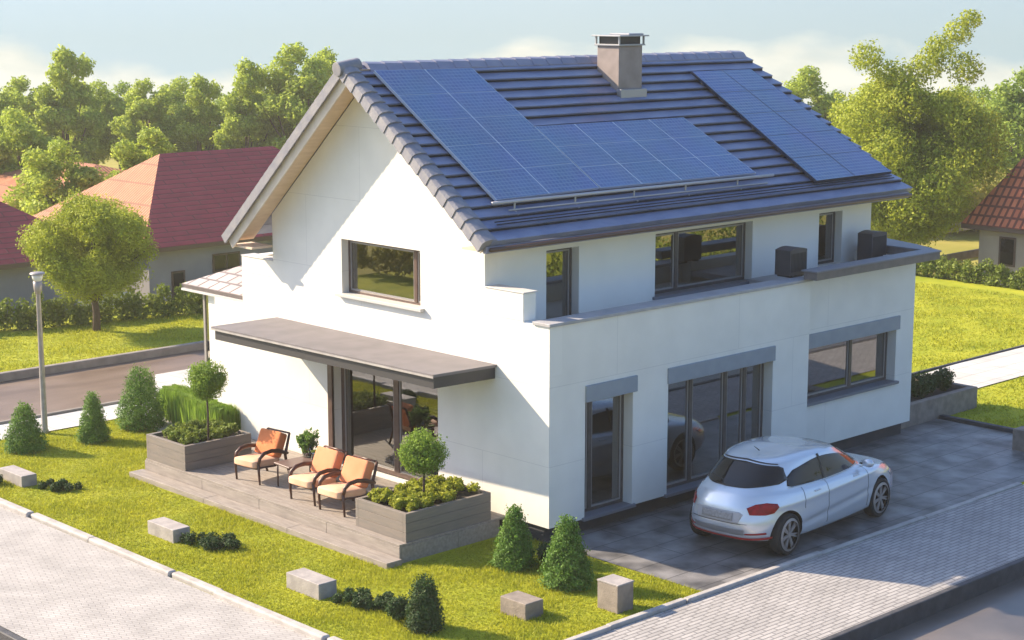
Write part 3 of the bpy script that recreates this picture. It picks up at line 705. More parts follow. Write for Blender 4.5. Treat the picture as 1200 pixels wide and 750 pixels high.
# ------------------------------------------------------------------ deck
t = thing('deck', 'low grey brown timber terrace with a step along the gable wall', 'deck', (-1.2, 4.5, 0))
mb = MB(); nb = 17; bw = 2.28 / nb
for i in range(nb): mb.box(-2.30 + i * bw, -2.30 + (i + 1) * bw - .007, .94, 8.13, .265, .30)
mb.build('deck_board', 'deck', t, bevel=.003)
mb = MB()
for y0, y1 in ((.93, 2.75), (2.757, 4.6), (4.607, 6.3), (6.307, 8.15)): mb.box(-2.31, -2.27, y0, y1, 0, .262)
for x0, x1 in ((-2.268, -1.1), (-1.093, -.2)): mb.box(x0, x1, .93, .97, 0, .262)
mb.box(-2.27, -.1, 8.10, 8.15, 0, .262); mb.build('fascia_board', 'deck', t, bevel=.004)
mb = MB()
for y0, y1 in ((.86, 3.4), (3.406, 5.8), (5.806, 8.2)): mb.box(-2.62, -2.316, y0, y1, 0, .095)
mb.build('step', 'deck', t, bevel=.006)

def planter(x0, x1, y0, y1, z0, z1, label):
    t = thing('planter', label, 'planter', ((x0 + x1) / 2, (y0 + y1) / 2, z0)); th = .07; rows = 3; h = (z1 - z0) / rows
    mb = MB()
    for i in range(rows):
        a, b_ = z0 + i * h, z0 + (i + 1) * h - .004
        mb.box(x0, x1, y0, y0 + th, a, b_).box(x0, x1, y1 - th, y1, a, b_).box(x0, x0 + th, y0 + th, y1 - th, a, b_).box(x1 - th, x1, y0 + th, y1 - th, a, b_)
    mb.build('side_board', 'planter_wood', t, bevel=.005)
    MB().box(x0 + th + .002, x1 - th - .002, y0 + th + .002, y1 - th - .002, z0 + .02, z1 - .06).build('soil', 'soil', t)
    return t
def bedding(x0, x1, y0, y1, z, label, m, n=130, r=.075, name='bedding_plants', size=.03, cnt=12000):
    bl = []
    for _ in range(n):
        bl.append((random.uniform(x0, x1), random.uniform(y0, y1), z + random.uniform(0, .09), r * random.uniform(.6, 1.25)))
    o = quads_obj(name, blob_leaves(bl, cnt, size, .6, .4), m)
    return tag(o, label, 'plants', kind='stuff')
planter(-2.15, -.36, .96, 2.20, .301, .76, 'wooden planter box at the near right corner of the terrace')
planter(-2.28, -.85, 6.86, 8.12, .301, .76, 'wooden planter box at the far left end of the terrace')
bedding(-2.0, -.5, 1.08, 2.08, .76, 'yellow green bedding plants filling the right planter', 'leaf_yellow')
bedding(-2.12, -1.0, 7.0, 7.98, .76, 'yellow green bedding plants filling the left planter', 'leaf_hedge', cnt=8000)

def topiary(x, y, z, h, r, label):
    t = thing('topiary_tree', label, 'small tree', (x, y, z))
    MB().tube([(x, y, z - .05), (x + .01, y, z + h * .35), (x - .008, y + .005, z + h - r)], [.022, .018, .014], 8).build('trunk', 'dark_bark', t, smooth=True)
    d = sph(40); bl = [(x, y, z + h - r, r * .93)] + [(x + q[0] * r * .62, y + q[1] * r * .62, z + h - r + q[2] * r * .6, r * random.uniform(.34, .48)) for q in d]
    quads_obj('crown', blob_leaves(bl, 11000, .02, .65, .3), 'leaf_topiary', t)
topiary(-1.72, 6.95, .72, 1.50, .36, 'round clipped lollipop tree rising from the left planter')
topiary(-1.45, 1.35, .72, 1.20, .38, 'round clipped lollipop tree rising from the right planter')

# ------------------------------------------------------------------ terrace chairs and table
def cushion(x0, x1, y0, y1, z0, z1, name, m, parent, rot=None, piv=None):
    mb = MB(); n = 6
    bm = bmesh.new(); bmesh.ops.create_cube(bm, size=1); bmesh.ops.subdivide_edges(bm, edges=bm.edges, cuts=5, use_grid_fill=True)
    for v in bm.verts:
        u = v.co * 2; e = (1 - abs(u.x) ** 4) * (1 - abs(u.y) ** 4) if (z1 - z0) < (x1 - x0) else 1
        fx = 1 - .05 * u.y * u.y; fy = 1 - .05 * u.x * u.x
        v.co = Vector(((x0 + x1) / 2 + u.x * (x1 - x0) / 2 * fx, (y0 + y1) / 2 + u.y * (y1 - y0) / 2 * fy, (z0 + z1) / 2 + u.z * (z1 - z0) / 2 * (.62 + .38 * max(0, e))))
    if rot:
        bmesh.ops.rotate(bm, verts=bm.verts, cent=piv, matrix=Matrix.Rotation(rot, 3, 'Y'))
    me = bpy.data.meshes.new(name); bm.to_mesh(me); bm.free(); me.materials.append(M[m]); me.polygons.foreach_set('use_smooth', [True] * len(me.polygons))
    o = bpy.data.objects.new(name, me); COL.objects.link(o); o.parent = parent; md = o.modifiers.new('sub', 'SUBSURF'); md.levels = md.render_levels = 2
    return o
def chair(label, loc, rz, back_m, seat_m, ww=.58):
    """faces local -x"""
    t = thing('lounge_chair', label, 'chair', (0, 0, 0), 'lounge chairs on the terrace'); h = ww / 2
    cushion(-.44, .20, -h + .015, h - .015, .235, .425, 'seat', seat_m, t, R(4), (0, 0, .35))
    cushion(.03, .22, -h + .02, h - .02, .38, .82, 'backrest', back_m, t, R(24), (.15, 0, .40))
    for s in (-1, 1):
        y = s * h
        pts = [(-.33, 0), (-.34, .2), (-.35, .36), (-.32, .47), (-.22, .535), (-.05, .55), (.12, .52), (.24, .47), (.33, .44)]
        MB().tube([(x, y, z) for x, z in pts[2:]], [.026, .033, .037, .038, .037, .033, .026], 8).build('armrest', 'chair_frame', t, smooth=True)
        MB().tube([(-.33, y, 0), (-.345, y, .2), (-.35, y, .37)], [.018, .022, .026], 8).build('leg', 'chair_frame', t, smooth=True)
        MB().tube([(.38, y, 0), (.30, y, .24), (.27, y, .42), (.40, y * .93, .78)], [.020, .024, .028, .022], 8).build('back_leg', 'chair_frame', t, smooth=True)
        MB().tube([(-.34, y, .30), (.0, y, .27), (.29, y, .28)], .016, 8).build('side_rail', 'chair_frame', t, smooth=True)
    MB().tube([(-.34, -h, .30), (-.35, 0, .29), (-.34, h, .30)], .016, 8).build('cross_rail', 'chair_frame', t, smooth=True)
    MB().tube([(.40, -h * .93, .78), (.40, h * .93, .78)], .018, 8).build('back_rail', 'chair_frame', t, smooth=True)
    MB().box(-.36, .28, -h + .03, h - .03, .265, .285).build('seat_base', 'chair_frame', t)
    t.location = loc; t.rotation_euler = (0, 0, rz); return t
chair('lounge chair with the deepest orange back cushion, left of the small table', (-1.55, 5.55, .302), R(6), 'cush_orange', 'cush_cream', .60)
chair('peach cushioned lounge chair between the small table and the nearest chair', (-1.62, 3.86, .302), R(2), 'cush_peach', 'cush_cream', .62)
chair('peach cushioned lounge chair nearest to the right planter', (-1.66, 3.02, .302), R(2), 'cush_peach', 'cush_cream', .62)
t = thing('side_table', 'low dark side table between the terrace chairs', 'table', (-1.35, 4.72, .302))
mb = MB(); mb.prism([(-1.75, 4.50), (-1.0, 4.46), (-.96, 4.94), (-1.72, 4.98)], .70, .735); mb.build('table_top', 'table', t, bevel=.012)
for (x, y) in ((-1.70, 4.55), (-1.05, 4.51), (-1.01, 4.89), (-1.67, 4.93)):
    MB().tube([(x, y, .302), (x, y, .70)], [.013, .017], 8).build('leg', 'chair_frame', t, smooth=True)
t = thing('potted_plant', 'leafy plant in a glass jar on the side table', 'potted plant', (-1.08, 4.86, .737))
MB().lathe((-1.08, 4.86, .737), [(.07, 0), (.085, .02), (.10, .14), (.085, .20), (.075, .20), (.07, .02)], 20).build('jar', 'jar', t, smooth=True)
bl = [(-1.08 + random.uniform(-.13, .13), 4.86 + random.uniform(-.13, .13), .737 + random.uniform(.16, .40), .075) for _ in range(16)]
quads_obj('foliage', blob_leaves(bl, 1400, .028, .8, .6), 'leaf_conifer', t)
mb = MB()
for _ in range(9):
    q = bl[random.randrange(16)]; mb.tube([(-1.08, 4.86, .75), (q[0], q[1], q[2])], .005, 5)
mb.build('stem', 'leaf_hedge', t)
t = thing('glass_jar', 'small empty glass jar at the table edge', 'jar', (-1.12, 4.60, .737))
MB().lathe((-1.12, 4.60, .737), [(.055, 0), (.062, .01), (.062, .15), (.058, .155), (.054, .15), (.053, .012)], 20).build('jar', 'jar', t, smooth=True)
MB().lathe((-1.12, 4.60, .737), [(.064, .14), (.066, .142), (.066, .165), (.064, .167)], 20).build('rim', 'leaf_hedge', t)

# ------------------------------------------------------------------ garden: conifers, shrubs, blocks
def conifer(x, y, h, r, label, m='leaf_conifer', n=9000, shape=1.0, group=None, name='conifer', leaf=.022):
    t = thing(name, label, 'shrub', (x, y, 0), group)
    MB().tube([(x, y, -.05), (x, y, h * .8)], [.035, .01], 8).build('trunk', 'bark', t)
    u = rng.random(n); hh = (1 - np.sqrt(1 - u * .985)); th = rng.random(n) * 2 * np.pi
    prof = (1 - hh) ** (.85 * shape) * (.80 + .20 * np.minimum(1, hh / .12)); ph = rng.random(24) * 6
    lump = 1 + .20 * np.sin(th * 5 + hh * 9 + ph[0]) * np.sin(hh * 24 + ph[1] + th) + .14 * np.sin(th * 8 - hh * 31 + ph[3]) +  .09 * np.sin(th * 11 + hh * 40 + ph[2])
    rad = r * prof * lump * (1 - .4 * rng.random(n) ** 2.2) + .012
    Pp = np.stack([x + rad * np.cos(th), y + rad * np.sin(th), .02 + hh * h], 1)
    Nn = np.stack([np.cos(th), np.sin(th), np.full(n, .35)], 1); Pp += rng.normal(0, .03, Pp.shape)
    quads_obj('foliage', leaves(Pp, Nn, leaf, .6, .5), m, t)
    return t
conifer(-3.04, 11.24, 1.02, .40, 'small pointed conifer at the far left of the front lawn')
conifer(-1.74, 10.92, 1.10, .29, 'slim pointed conifer between the street lamp and the broad conifer')
conifer(-.42, 11.30, 1.38, .48, 'broad tapering conifer left of the terrace planter', shape=.72, n=14000)
conifer(-1.14, -.40, 1.06, .30, 'pointed conifer at the house corner, left one of the near pair', n=12000)
conifer(-1.17, -1.56, 1.16, .36, 'pointed conifer at the house corner, right one of the near pair', n=14000)
conifer(-3.90, -1.50, .82, .22, 'dark narrow conifer at the bottom of the lawn', 'leaf_dark', 8000, .55)
def bush(x, y, r, h, label, m='leaf_dark', n=4000, leaf=.02, name='shrub', k=16, ex=1.0, ang=0):
    bl = []
    for _ in range(k):
        a = random.uniform(0, 6.28); q = r * .6 * math.sqrt(random.random()); dx, dy = q * math.cos(a) * ex, q * math.sin(a)
        bl.append((x + dx * math.cos(ang) - dy * math.sin(ang), y + dx * math.sin(ang) + dy * math.cos(ang), h * random.uniform(.3, .7), min(r, h) * random.uniform(.3, .55)))
    V = blob_leaves(bl, n, leaf, .7, .5); V[:, 2] = np.maximum(V[:, 2], .003)
    o = quads_obj(name, V, m); return tag(o, label, 'shrub')
bush(-3.98, -1.02, .20, .40, 'small round dark bush beside the narrow conifer', k=26, n=6000)
bush(-.78, -.80, .22, .42, 'round dark bush tucked between the two conifers at the house corner', k=26, n=6000)
def block(x0, x1, y0, y1, h, label, m='block', cap=False):
    t = MB().box(x0, x1, y0, y1, -.03, h).build('stone_block', m, bevel=.012, seg=3); tag(t, label, 'block', 'stone blocks on the lawn')
    if cap: MB().box(x0 - .006, x1 + .006, y0 - .006, y1 + .006, h + .001, h + .025).build('cap', 'block', t, bevel=.006)
block(-4.40, -4.10, 8.86, 9.70, .21, 'pale stone block at the far left edge of the lawn')
block(-4.25, -3.93, 4.22, 4.98, .22, 'pale stone block in the middle of the lawn, level with the terrace')
block(-4.23, -3.90, .45, 1.24, .24, 'pale stone block below the near end of the terrace')
block(-2.68, -2.33, -2.24, -1.72, .25, 'short brown stone block at the bottom of the lawn', 'block_brown')
block(-1.53, -1.20, -2.92, -2.52, .40, 'tall squarish brown stone block beside the kerb', 'block_brown', True)
block(10.75, 11.1, -2.35, -1.85, .42, 'dark square stone post at the right end of the driveway', 'block_brown')
bush(-3.95, 8.35, .42, .14, 'low dark ground shrub beside the far left block', k=22, n=5000, ex=1.9, ang=-1.3)
bush(-3.88, 3.68, .46, .18, 'low dark ground shrub beside the middle block', k=24, n=6000, ex=2.0, ang=-1.3)
bush(-3.86, -.05, .46, .18, 'low dark ground shrub beside the block below the terrace', k=24, n=6000, ex=2.0, ang=-1.3)
bush(-4.70, 9.45, .25, .22, 'small dark bush at the left edge of the photo', k=14, n=2500)

# upright grass hedge beside the back of the gable wall
n = 34000; tt = rng.random(n); base = np.stack([-.28 + 1.0 * tt + rng.normal(0, .11, n), 8.45 + 3.6 * tt, np.zeros(n)], 1)
clump = np.round(tt * 19) / 19; base[:, 1] = 8.45 + 3.6 * (clump + (tt - clump) * .8)
hh = (.95 - .30 * tt) * np.where(rng.random(n) < .55, rng.uniform(.9, 1.02, n), rng.uniform(.4, 1.0, n)) * (1 + .03 * np.sin(clump * 37)); z = hh * .93
d = rng.normal(0, .05, (n, 3)); d[:, 2] = 0; wv = rng.normal(0, 1, (n, 3)); wv[:, 2] = 0; wv /= np.linalg.norm(wv, axis=1)[:, None]
top = base + d; top[:, 2] = z; mid = (base + top) / 2
V = np.stack([base, mid + wv * .02, top, mid - wv * .02], 1).reshape(-1, 3)
nb_ = 16000; tb = rng.random(nb_); fy_ = (np.floor(tb * 19) + .08 + .84 * (tb * 19 % 1)) / 19
hb = (.86 - .27 * tb) * (1 + .02 * np.sin(np.floor(tb * 19) * 5.1)); zb_ = hb * np.where(rng.random(nb_) < .25, 1, rng.random(nb_)); sd_ = np.where(rng.random(nb_) < .5, -1, 1)
Pb = np.stack([-.28 + 1.0 * fy_ + sd_ * (.15 * (1 - .5 * (rng.random(nb_) ** 2))), 8.45 + 3.6 * fy_, zb_], 1)
V = np.concatenate([V, leaves(Pb, np.stack([sd_ * 1.0, np.zeros(nb_), np.full(nb_, .5)], 1), .024, .5)])
tag(quads_obj('grass_hedge', V, 'leaf_topiary'), 'clipped upright green hedge beside the white gable wall', 'hedge')

# raised bed at the right
t = thing('raised_bed', 'low stone raised bed at the right corner of the house', 'planter', (11.9, 1.3, 0))
MB().box(10.38, 13.4, .56, .72, -.02, .46).box(13.25, 13.4, .722, 2.2, -.02, .46).build('side_wall', 'block_brown', t, bevel=.012)
MB().box(10.38, 13.245, .724, 2.2, -.02, .38).build('soil', 'soil', t)
bl = [(10.5 + i * .14, .95 + .5 * random.random(), .5 + random.uniform(0, .16), random.uniform(.12, .2)) for i in range(20)]
tag(quads_obj('bed_shrubs', blob_leaves(bl, 9000, .03, .7, .4), 'leaf_dark'), 'dark evergreen shrubs growing in the raised bed', 'shrubs')

# lamp
t = thing('street_lamp', 'tall thin street lamp at the left beside the lane', 'street lamp', (-2.09, 12.21, 0))
MB().lathe((-2.09, 12.21, 0), [(.085, 0), (.085, .04), (.062, .10), (.055, 1.2), (.045, 2.95), (.05, 2.97)], 16).build('pole', 'post', t, smooth=True)
MB().lathe((-2.09, 12.21, 0), [(.05, 2.84), (.075, 2.90), (.085, 2.95), (.09, 3.08), (.075, 3.085)], 16).build('lamp_holder', 'post', t, smooth=True)
MB().lathe((-2.09, 12.21, 0), [(.075, 3.085), (.105, 3.16), (.11, 3.22), (.09, 3.225)], 16).build('lamp_glass', 'lamp_glass', t, smooth=True)
MB().lathe((-2.09, 12.21, 0), [(.15, 3.225), (.155, 3.235), (.13, 3.26), (.03, 3.275)], 16).build('lamp_cap', 'post', t, smooth=True)

# ------------------------------------------------------------------ grass blades on the near lawn
def grass(rects, dens, h, w_, name, label, m='blade'):
    Ps = []
    for (x0, x1, y0, y1) in rects:
        n = int((x1 - x0) * (y1 - y0) * dens); Ps.append(np.stack([rng.uniform(x0, x1, n), rng.uniform(y0, y1, n), np.zeros(n)], 1))
    Pp = np.concatenate(Ps); n = len(Pp)
    wv = rng.normal(0, 1, (n, 3)); wv[:, 2] = 0; wv /= np.linalg.norm(wv, axis=1)[:, None]; d = rng.normal(0, h * .45, (n, 3))
    hs = h * rng.uniform(.5, 1.2, n) * (.8 + .35 * np.sin(Pp[:, 0] * 2.3 + np.sin(Pp[:, 1] * 1.7) * 2)); d[:, 2] = hs
    V = np.stack([Pp - wv * w_, Pp + d * .5 - wv * w_ * .3, Pp + d, Pp + wv * w_], 1).reshape(-1, 3)
    return tag(quads_obj(name, V, m), label, 'grass', kind='stuff')
grass([(-5.08, -2.64, -3.2, 12.2), (-2.64, .04, -3.2, .85), (-2.64, .1, 8.3, 12.2)], 2100, .055, .009, 'lawn_grass', 'short bright grass of the front lawn')
grass([(-4, 13, 17.9, 22.4)], 500, .06, .016, 'lawn_grass', 'short bright grass of the lawn beyond the lane')
grass([(12.1, 30, -2.0, 1.5), (13, 27, 3.5, 11)], 300, .06, .018, 'lawn_grass', 'short bright grass of the right lawn')

# ------------------------------------------------------------------ hedges
def hedge(p0, p1, wid, h, label, m='leaf_hedge', n=12000, leaf=.05, z0=0, spk=.35, r=.26):
    L_ = math.hypot(p1[0] - p0[0], p1[1] - p0[1]); k = int(L_ / .2); bl = []
    for i in range(k):
        f_ = i / k; x = p0[0] + (p1[0] - p0[0]) * f_; y = p0[1] + (p1[1] - p0[1]) * f_
        hh_ = h * (1 + .16 * math.sin(i * 1.9) + .1 * random.uniform(-1, 1))
        for zz in (.22, .5, .78): bl.append((x + random.uniform(-1, 1) * wid * .3, y + random.uniform(-1, 1) * wid * .3, z0 + hh_ * zz, r * random.uniform(.75, 1.1) * (1 - zz * .35)))
    V = blob_leaves(bl, n, leaf, .7, .45); return tag(quads_obj('hedge', V, m), label, 'hedge')
hedge((-3, 24.3), (11.5, 20.9), .6, .80, 'clipped green hedge behind the lawn at the left', n=30000)
hedge((28.2, 17.0), (28.2, 3.5), .6, .62, 'clipped green hedge behind the right lawn', n=26000, leaf=.05)
hedge((-2, -13.6), (40, -13.6), .9, 1.5, 'hedge along the far side of the street, seen in the window glass', n=26000, leaf=.08)
hedge((-15.8, 30), (-15.8, -6), .9, 1.3, 'hedge left of the front street, seen in the terrace glass', 'leaf_olive', n=22000, leaf=.08)

# ------------------------------------------------------------------ trees
def tree_parts(t, x, y, z, H, cw, chh, m, n, leaf, trunk_r=.12, blobs=26, tips=(), seed=0, bare=.25, zmin=None):
    rs = random.Random(seed); cz = z + H - chh / 2
    bl = []
    for i in range(blobs):
        a = rs.uniform(0, 6.28); e = rs.uniform(-1, 1); q = math.sqrt(1 - e * e) * rs.choice((.40, .70, .78, .86))
        sz_ = rs.uniform(.17, .36)
        bl.append((x + math.cos(a) * q * cw / 2, y + math.sin(a) * q * cw / 2, cz + e * chh / 2 * .72, cw / 2 * sz_))
    for (dx, dy, dz, r_) in tips: bl.append((x + dx, y + dy, z + dz, r_))
    quads_obj('crown', blob_leaves(bl, n, leaf, .6, .5, .9), m, t)
    mb = MB(); mb.tube([(x, y, z - .3), (x + .03, y, z + (H - chh) * .6), (x, y + .02, z + H - chh), (x + .04, y, cz + chh * .2)], [trunk_r * 1.15, trunk_r, trunk_r * .8, trunk_r * .3], 10)
    mb.build('trunk', 'bark', t, smooth=True)
    mb = MB(); st = Vector((x, y, z + (H - chh) * .95))
    for q in bl[::2][:16]:
        e = Vector(q[:3]); md_ = st.lerp(e, .5) + Vector((rs.uniform(-.1, .1), rs.uniform(-.1, .1), .12 * cw / 3)); mb.tube([st, md_, e], [trunk_r * .45, trunk_r * .28, trunk_r * .1], 6)
    mb.build('branch', 'bark', t, smooth=True)
t = thing('lawn_tree', 'round yellow green tree standing on the left lawn', 'tree', (4.44, 21.3, 0))
tree_parts(t, 4.44, 21.3, 0, 3.65, 3.15, 2.85, 'leaf_tree', 90000, .034, .10, 80, seed=6)
t = thing('big_tree', 'tall bright yellow green tree right of the house roof', 'tree', (31.4, 14.6, -1.3))
tree_parts(t, 31.4, 14.6, -1.3, 7.6, 5.9, 6.0, 'leaf_tree', 150000, .056, .20, 80, seed=9,
           tips=[(-1.2, .9, 8.0, .55), (-.7, .6, 7.5, .5), (.7, -.7, 8.2, .6), (1.1, -1.1, 8.8, .5), (1.5, -1.3, 9.2, .4), (.4, -.4, 7.7, .6), (1.0, -1.5, 7.6, .6), (-.2, .1, 7.3, .6)])
t0 = {}
def protos():
    for i, (m, sd, cw, chh) in enumerate((('leaf_far', 1, 3.4, 5.0), ('leaf_far', 2, 3.9, 4.3), ('leaf_far_dark', 3, 3.8, 4.6), ('leaf_far', 5, 3.0, 5.2))):
        t = thing('broadleaf_tree', 'x', 'tree', (0, 0, 0), 'trees behind the neighbouring houses')
        tips = [(.3 * math.cos(sd * 2.1), .3 * math.sin(sd), 6.1, .5), (-.5, .5 * math.sin(sd), 5.5, .55), (.6, -.4, 5.3 + .2 * (sd % 3), .55)]
        tree_parts(t, 0, 0, 0, 5.9, cw, chh, m, 26000, .08, .16, 44, seed=sd * 13, tips=tips); t0[i] = t
protos()
def gray(u, v):
    d = fw * 2063.8253 + rt * (u - 600) - upv * (v - 375); return d.normalized()
def bgtree(kind, u, vtop, dist, label, first=False, wid=1.0):
    """distance is metres ahead of the camera; height follows from the skyline"""
    d = gray(u, vtop); k_ = dist / (d.x * math.cos(a_) + d.y * math.sin(a_)); p = CAM + d * k_; zb = gz(p.x, p.y)
    s_ = (p.z - zb) / 6.45
    if kind in used: c = copy_thing(t0[kind], (p.x, p.y, zb), random.uniform(0, 6.28), s_ * wid, label, s_)
    else:
        c = t0[kind]; c.location = (p.x, p.y, zb); c.scale = (s_ * wid, s_ * wid, s_); c['label'] = label; used.add(kind)
    return c
used = set()
FAR = [(1, -6, 100, 86, 'leafy tree cut by the left edge of the photo'), (0, 28, 92, 92, 'tree at the far left, left of the tallest one'),
       (3, 74, 58, 88, 'tallest tree on the left skyline'), (1, 108, 96, 94, 'rounded tree just right of the tallest left one'), (2, 138, 98, 98, 'darker tree behind the hipped red roofs'),
       (0, 172, 95, 90, 'left one of the two trees above the middle red roof'), (1, 205, 92, 98, 'tree between two others above the tiled roof'), (3, 232, 90, 90, 'right one of the two trees above the middle red roof'),
       (2, 258, 112, 100, 'low dark tree left of the tall pair by the gable'), (3, 286, 72, 88, 'slender tree left of the gable peak'), (1, 318, 88, 94, 'bushy tree between the two slender ones near the gable'), (0, 352, 54, 88, 'tall tree next to the gable peak'), (3, 384, 60, 92, 'tree partly hidden by the gable peak'),
       (0, 942, 80, 88, 'slender tree immediately right of the roof ridge'), (2, 985, 108, 92, 'lower dark tree right of the roof ridge'), (1, 1022, 98, 96, 'pale green tree behind the big yellow tree'), (2, 1160, 104, 84, 'dark tree right of the big yellow tree'), (2, 1196, 82, 80, 'dark tall tree cut by the right edge'), (1, 1125, 100, 95, 'bushy tree hidden behind the big yellow tree'),
       (1, 60, 165, 62, 'bushy low tree behind the far left red roof'), (0, 168, 152, 66, 'tree standing in front of the middle tiled roof'), (1, 20, 128, 70, 'green tree filling the far left behind the red roof')]
for (kd, u, v, di, lb) in FAR: bgtree(kd, u, v, di, lb, wid=1.15 if kd != 3 else .95)
# far olive hedge bank under the tree line
def bank(us, dist, h, label, m, n=26000, leaf=.13):
    bl = []
    for i in range(us[0], us[1], 7):
        d = gray(i, 170); k_ = dist / (d.x * math.cos(a_) + d.y * math.sin(a_)); p = CAM + d * k_
        for _ in range(3):
            z = gz(p.x, p.y); q = random.uniform(-2.4, 2.4); bl.append((p.x + q * math.cos(a_), p.y + q * math.sin(a_), z + random.uniform(.2, h), random.uniform(.6, .9)))
    tag(quads_obj('thicket', blob_leaves(bl, n, leaf, .8, .5), m), label, 'bushes', kind='stuff')
bank((-40, 420), 80, 1.6, 'olive scrub along the foot of the left trees', 'leaf_olive', 40000)
bank((900, 1240), 76, 2.2, 'olive scrub along the foot of the right trees', 'leaf_olive', 34000)

# ------------------------------------------------------------------ neighbouring houses
def nhouse(label, x0, x1, y0, y1, zb, ze, zr, m, rm, wins, ms=None, inset=None, ov=.45):
    t = thing('neighbour_house', label, 'house', ((x0 + x1) / 2, (y0 + y1) / 2, zb))
    MB().box(x0, x1, y0, y1, zb, ze).build('wall', m, t)
    hip_roof('roof', x0 - ov, x1 + ov, y0 - ov, y1 + ov, ze + .02, zr, rm, t, ms, inset, th=.14)
    for (fr, u0, u1, z0, z1) in wins:
        w_ = MB(); fbox(w_, fr, u0, u1, z0, z1, .001, .03); fo = w_.build('window', 'frame_brown', t)
        mid = (u0 + u1) / 2
        for a, b_ in (((u0 + .06, mid - .03), (mid + .03, u1 - .06)) if u1 - u0 > .9 else ((u0 + .06, u1 - .06),)):
            g_ = MB(); fbox(g_, fr, a, b_, z0 + .06, z1 - .06, .012, .036); g_.build('pane', 'car_glass', fo)
    return t
nhouse('red roofed grey house at the far left edge', -2.5, 8.3, 27.9, 34.5, -1.6, 1.0, 3.35, 'house_grey', 'red_roof', [], inset=3.6)
nhouse('grey house with a dark red hipped roof behind the lawn tree', 10.2, 20.5, 27.9, 35.2, -1.6, .98, 3.5, 'house_grey', 'red_roof',
       [(('y', 27.9), 11.0, 11.5, -1.0, .15), (('y', 27.9), 12.55, 13.6, -.05, .55)], ms={3: 'pink_sunlit_roof', 2: 'pink_sunlit_roof'}, inset=3.3)  # sun-facing slopes: same red tile, sunlit tone painted on
nhouse('pale orange tiled house between the two red roofs', 11.0, 20.5, 36.2, 47, -1.6, .8, 2.4, 'house_beige', 'pink_sunlit_roof', [], inset=4.5)
nhouse('low beige house with an orange tile roof at the right edge', 31.6, 39.5, -2.0, 11.8, -1.3, 1.32, 6.4, 'house_beige', 'orange_roof',
       [(('x', 31.6), 10.45, 11.05, .05, 1.0), (('x', 31.6), 7.0, 8.2, .05, 1.0)], inset=2.6)
tag(MB().box(6.7, 8.4, 26.0, 26.15, -1.2, .02).build('garden_wall', 'coping_light', bevel=.01), 'short white wall glimpsed behind the left hedge', 'wall')
# ------------------------------------------------------------------ haze
hm = bpy.data.materials.new('haze'); hm.use_nodes = True; hN = hm.node_tree.nodes; hN.remove(hN['Principled BSDF'])
pv = hN.new('ShaderNodeVolumePrincipled'); pv.inputs['Color'].default_value = (1, .94, .80, 1); pv.inputs['Density'].default_value = .0008; pv.inputs['Anisotropy'].default_value = .2
hm.node_tree.links.new(pv.outputs[0], hN['Material Output'].inputs['Volume'])
o = MB().box(-152, 168, -152, 168, -26, 12.5).build('haze', hm); o['kind'] = 'stuff'; o['label'] = 'thin warm haze in the air'
